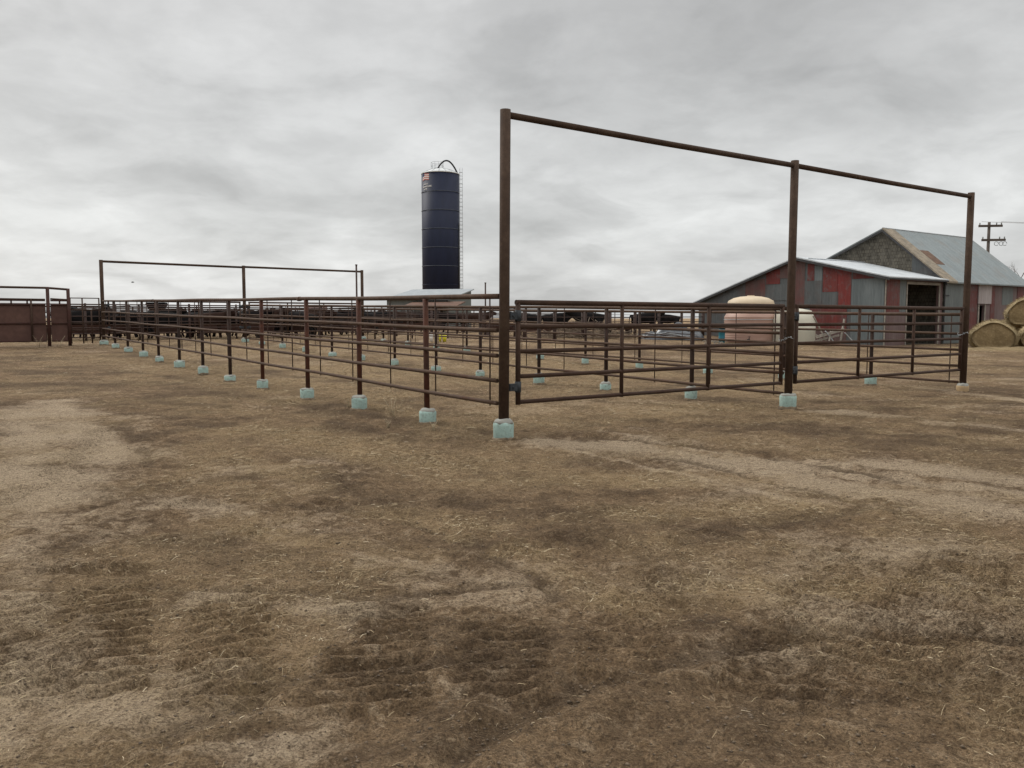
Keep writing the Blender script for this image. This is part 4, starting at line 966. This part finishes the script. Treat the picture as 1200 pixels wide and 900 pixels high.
# dark tarp heap
def heap(name, X, Y, rx, ry, hh, mat, label, cat, seed):
    n = 34; mb = MB()
    for j in range(n):
        for i in range(n):
            u, v_ = i/(n-1)*2-1, j/(n-1)*2-1; e = max(0, 1-(abs(u)**2.4+abs(v_)**2.4)); z = hh*e**.6*(.65+.6*mnoise.noise(Vector((u*2.6+seed, v_*2.6, 0))))+.05*mnoise.noise(Vector((u*9, v_*9, seed)))*(e > 0)
            mb.v.append((u*rx, v_*ry, max(-.05, z)))
    for j in range(n-1):
        for i in range(n-1): b = j*n+i; mb.face((b, b+1, b+n+1, b+n), 0, True)
    b = len(mb.v)
    o = mb.build(name, M[mat]); o.location = (X, Y, gz(X, Y)); return tag(o, label, cat)
heap('tarp_heap', WX(788, 49), 49, 1.9, .9, 1.0, 'tarp', 'dark crumpled tarp heap behind the left front gate, left of the pink tank', 'tarp', 3)
ph = empty('pipe_bundle', (WX(785, 47.6), 47.6, gz(WX(785, 47.6), 47.6)), .1, 'pale thin pipes lying over the dark tarp heap', 'pipes')
for i in range(7):
    mb = MB(); y = random.uniform(-.4, .4); mb.tube([(-1.8, y, random.uniform(.05, .55)), (0, y+.1, random.uniform(.2, .5)), (1.7, y-.2, random.uniform(.05, .6))], .02, 6); mb.build('pipe', M['galv'] if i % 2 else M['bgpipe'], ph)
# small debris by the drum
mb = MB()
for i in range(26):
    a_ = random.uniform(0, PI); x, y, z = random.uniform(-.6, .6), random.uniform(-.3, .3), random.uniform(.03, .22); l_ = random.uniform(.1, .3)
    mb.box((x, y, z), (l_, .05, .03), rot=Matrix.Rotation(a_, 3, 'Z') @ Matrix.Rotation(random.uniform(-.5, .5), 3, 'Y'))
o = mb.build('scrap_pile', M['wood']); X = WX(838, 44.5); o.location = (X, 44.5, gz(X, 44.5)); tag(o, 'little pile of pale scrap wood in front of the teal drum', 'scrap')
# brush pile
mb = MB()
for i in range(420):
    x = random.gauss(0, 1.5); y = random.gauss(0, .8); hh = 1.0*math.exp(-(x/2.2)**2-(y/1.2)**2); z = random.uniform(0, hh)
    a_ = random.uniform(0, 2*PI); e_ = random.uniform(-.5, .5); l_ = random.uniform(.5, 1.8)
    dx, dy, dz = math.cos(a_)*math.cos(e_)*l_/2, math.sin(a_)*math.cos(e_)*l_/2, math.sin(e_)*l_/2
    mb.tube([(x-dx, y-dy, max(.02, z-dz)), (x+random.uniform(-.1,.1), y, z+.05), (x+dx, y+dy, max(.02, z+dz))], [.018, .014, .006], 4)
o = mb.build('brush_pile', M['twig']); X = WX(688, 49); o.location = (X, 49, gz(X, 49)); tag(o, 'pile of dry branches behind the left front gate', 'brush pile')

# ------------------------------------------------------------------ bales
def bale(px, py_base, d, w_, h_, rz_, seed, label, zlift=0, length=1.4):
    X = WX(px, d); mb = MB(); n = 40; rings = 9
    zb_ = gz(X, d) + zlift
    prof_ = [(-length/2, .86), (-length/2+.16, .985), (-length*.25, 1.0), (0, 1.01), (length*.25, 1.0), (length/2-.05, .985), (length/2, .93)]
    cz = h_*.46
    for (y, sc1) in prof_:
        for q in range(n):
            a_ = 2*PI*q/n; ca, sa = math.cos(a_), math.sin(a_)
            x = ca*w_/2*(1 - .30*max(0, sa)**1.2) * (1.0 + .07*max(0, -sa)); z = cz + (sa*(h_-cz) if sa > 0 else max(sa*cz*1.35, -cz))
            nn = 1 + .05*mnoise.noise(Vector((ca*2+seed, sa*2, y*1.5))) + .03*mnoise.noise(Vector((ca*7+seed, sa*7, y*4)))
            mb.v.append((x*sc1*nn, y, cz+(z-cz)*sc1*nn))
    for j in range(len(prof_)-1):
        for q in range(n): q2 = (q+1) % n; mb.face((j*n+q, j*n+q2, (j+1)*n+q2, (j+1)*n+q), 0, True)
    for j, sgn in ((0, -1), (len(prof_)-1, 1)):
        prev = [j*n+q for q in range(n)]
        for kf in (.8, .55, .3, .1):
            base = len(mb.v)
            for q in range(n):
                v_ = mb.v[j*n+q]; nn = .04*mnoise.noise(Vector((v_[0]*3*kf+seed, v_[2]*3*kf, sgn)))
                mb.v.append((v_[0]*kf, v_[1]+sgn*(.05*(1-kf)+nn), cz*.98+(v_[2]-cz)*kf))
            cur = [base+q for q in range(n)]
            for q in range(n): q2 = (q+1) % n; mb.face((prev[q], prev[q2], cur[q2], cur[q]), 1, True)
            prev = cur
        mb.face(prev, 1, True)
    rr = random.Random(seed)
    for i in range(2600):                                     # loose stalks
        a_ = rr.uniform(0, 2*PI); y = rr.uniform(-length/2-.03, length/2); x = math.cos(a_)*w_/2*.97*(1-.30*max(0, math.sin(a_))**1.2); z = cz+math.sin(a_)*(h_-cz if math.sin(a_) > 0 else cz)*.98
        if z < .05: continue
        b_ = len(mb.v); dx, dy, dz = rr.uniform(-.2, .2), rr.uniform(-.2, .2), rr.uniform(-.12, .14)
        mb.v += [(x, y, z), (x+.014, y, z+.014), (x+dx, y+dy, z+dz)]; mb.face((b_, b_+1, b_+2), 0 if y > -length/2+.12 else 1)
    o = mb.build('round_bale', [M['baleside'], M['baleface']], fix=False); o.location = (X, d, zb_); o.rotation_euler = (0, 0, rz_)
    tag(o, label, 'hay bale', 'round hay bales stacked beside the barn'); return o
bale(1163, 408, 44.0, 2.35, 1.50, -.50, 1, 'sagging round straw bale on the ground, leftmost of the stack')
bale(1219, 408, 43.6, 2.2, 1.5, -.45, 2, 'round bale on the ground at the right edge of the photo')
bale(1203, 380, 45.2, 2.25, 1.6, -.55, 3, 'round bale lying on top of the others by the barn', zlift=1.18)
bale(1222, 408, 46.9, 2.3, 1.6, -.5, 4, 'round bale on the ground behind the rightmost one')
bale(1180, 408, 47.0, 2.0, 1.5, -.4, 5, 'round bale on the ground hidden behind the leftmost bale')

heap('straw_heap', WX(1185, 42.6), 42.6, 3.4, 1.0, .16, 'strawdrift', 'low drift of golden straw along the foot of the round bales', 'straw', 11)
heap('straw_heap', WX(1112, 43.6), 43.6, 1.6, .7, .08, 'strawdrift', 'thin drift of golden straw in front of the grey sliding door', 'straw', 17)
# ------------------------------------------------------------------ utility pole, wires, bare tree
d = 75; X = WX(1152.5, d)
up = empty('utility_pole', (X, d, .3), R(-8), 'wooden utility pole with two crossarms above the barn roof', 'utility pole')
ZP = lambda py: WZ(py, d)-.3
mb = MB(); mb.tube([(0, 0, -.2), (0, 0, ZP(260.5))], [.17, .12], 12); mb.build('pole', M['pole'], up)
for py, x0, x1, yy in ((265, -.95, 1.05, -.18), (281.5, -.65, 1.35, -.18)):
    mb = MB(); mb.bx(x0, x1, yy-.06, yy+.06, ZP(py)-.10, ZP(py)+.10); ca = mb.build('crossarm', M['pole'], up)
    for x in (x0+.1, x1-.5, x1-.1):
        q = MB(); q.lathe([(.03, ZP(py)+.10), (.06, ZP(py)+.16), (.05, ZP(py)+.22), (.06, ZP(py)+.26), (.02, ZP(py)+.30)], 10, (x, yy, 0)); q.build('insulator', M['ceramic'], ca)
mb = MB()
for x in (.55, .95, 1.25): mb.tube([(x+.18*math.cos(q*.7), -.3, ZP(286)+.18*math.sin(q*.7)) for q in range(9)], .02, 5)
mb.build('wire_loop', M['blackpipe'], up)
for i, (x, py) in enumerate(((.9, 263.5), (-.85, 263.5))):
    mb = MB(); pts = []
    for q in range(25): u = q/24; pts.append((X+x+u*60, d-.3-u*6, WZ(py, d)+.25 - 1.6*4*u*(1-u)*.5))
    mb.tube(pts, .016, 4); o = mb.build('power_line', M['wire']); tag(o, ['thin overhead wire leaving the right end of the pole top', 'thin overhead wire leaving the left end of the pole top'][i], 'wire', 'wires of the utility pole')
def tree(X, Y, H, seed, label):
    rr = random.Random(seed); root = empty('bare_tree', (X, Y, gz(X, Y)), 0, label, 'tree')
    tb = MB(); tb.tube([(0, 0, -.1), (.05, 0, H*.2), (.0, .1, H*.38)], [.22, .16, .12], 8); tb.build('trunk', M['bark'], root)
    cb = MB()
    def br_(p, dr_, l_, r_, n_):
        q = [p]; d_ = dr_.copy()
        for i in range(3): d_ = (d_+Vector((rr.uniform(-.25,.25), rr.uniform(-.25,.25), rr.uniform(-.08,.2)))).normalized(); q.append(q[-1]+d_*l_/3)
        cb.tube(q, [r_, r_*.85, r_*.7, r_*.5], 4 if n_ < 3 else 6, cap=False)
        if n_ > 0:
            for i in range(rr.choice([2, 3, 3])):
                b_ = q[rr.choice([1, 2, 3])]; nd = (d_+Vector((rr.uniform(-1,1), rr.uniform(-1,1), rr.uniform(-.2,.6)))).normalized(); br_(b_, nd, l_*rr.uniform(.55, .8), r_*.55, n_-1)
    for i in range(6):
        a_ = i*1.1+rr.random(); br_(Vector((0, .1, H*rr.uniform(.25, .38))), Vector((math.cos(a_), math.sin(a_), 1.1)).normalized(), H*.33, .07, 4)
    cb.build('crown', M['bark'], root)
tree(WX(1207, 68), 68, 6.0, 4, 'bare leafless tree behind the bales at the right edge')

# dead weeds by the second footing, windbreak weeds
def weed(X, Y, h_, n_, seed, label):
    rr = random.Random(seed); mb = MB()
    for i in range(n_):
        a_ = rr.uniform(0, 2*PI); l_ = h_*rr.uniform(.5, 1); dx, dy = math.cos(a_)*l_*.45, math.sin(a_)*l_*.45
        mb.tube([(rr.uniform(-.05,.05), rr.uniform(-.05,.05), -.02), (dx*.4, dy*.4, l_*.6), (dx, dy, l_)], [.004, .003, .0015], 4)
    o = mb.build('dead_weed', M['straw2']); o.location = (X, Y, float(ground_z(X, Y)[0])); tag(o, label, 'weed', 'dead weeds along the fences')
M['straw2'] = plain('dead_stalk', (.40,.33,.22), .8, .2, 5)
for (x, y, h_, n_, lab) in ((460,490,.34,6,'dead weed with tall pale stalks left of the second footing of the near fence'),(408,478,.28,5,'dead weed beside the third footing of the near fence'),
                            (455,500,.15,9,'low flattened dead weed in front of the near fence'),(508,505,.16,8,'low dead weed at the foot of the second near post'),(46,403,.55,8,'dead weed below the brown windbreak'),(70,404,.5,8,'dead weed below the short windbreak section')):
    X, Y = gp(x, y) if y > 420 else (WX(x, 32.6), 32.6); weed(X, Y, h_, n_, int(x), lab)

# bird
d = 60; X = WX(158.5, d); mb = MB()
mb.tube([(-.20, 0, 0), (-.08, 0, .01), (.06, 0, .02), (.16, 0, .05), (.21, 0, .05)], [.008, .045, .055, .03, .006], 8)
for sy in (-1, 1):
    b = len(mb.v); mb.v += [(.08, sy*.03, .03), (-.06, sy*.03, .03), (-.10, sy*.22, .10), (.02, sy*.24, .11), (-.12, sy*.40, .05), (.08, sy*.03, .045), (-.06, sy*.03, .045), (-.10, sy*.22, .112), (.02, sy*.24, .122), (-.12, sy*.40, .055)]
    for q in ((0,1,2,3),(3,2,4),(8,7,6,5),(9,7,8)): mb.face([b+i for i in q])
o = mb.build('bird', M['cow']); o.location = (X, d, WZ(331, d)); o.rotation_euler = (0, 0, .6); o.scale = (.55, .55, .55); tag(o, 'tiny dark bird flying low in the sky right of the far frame post', 'bird')
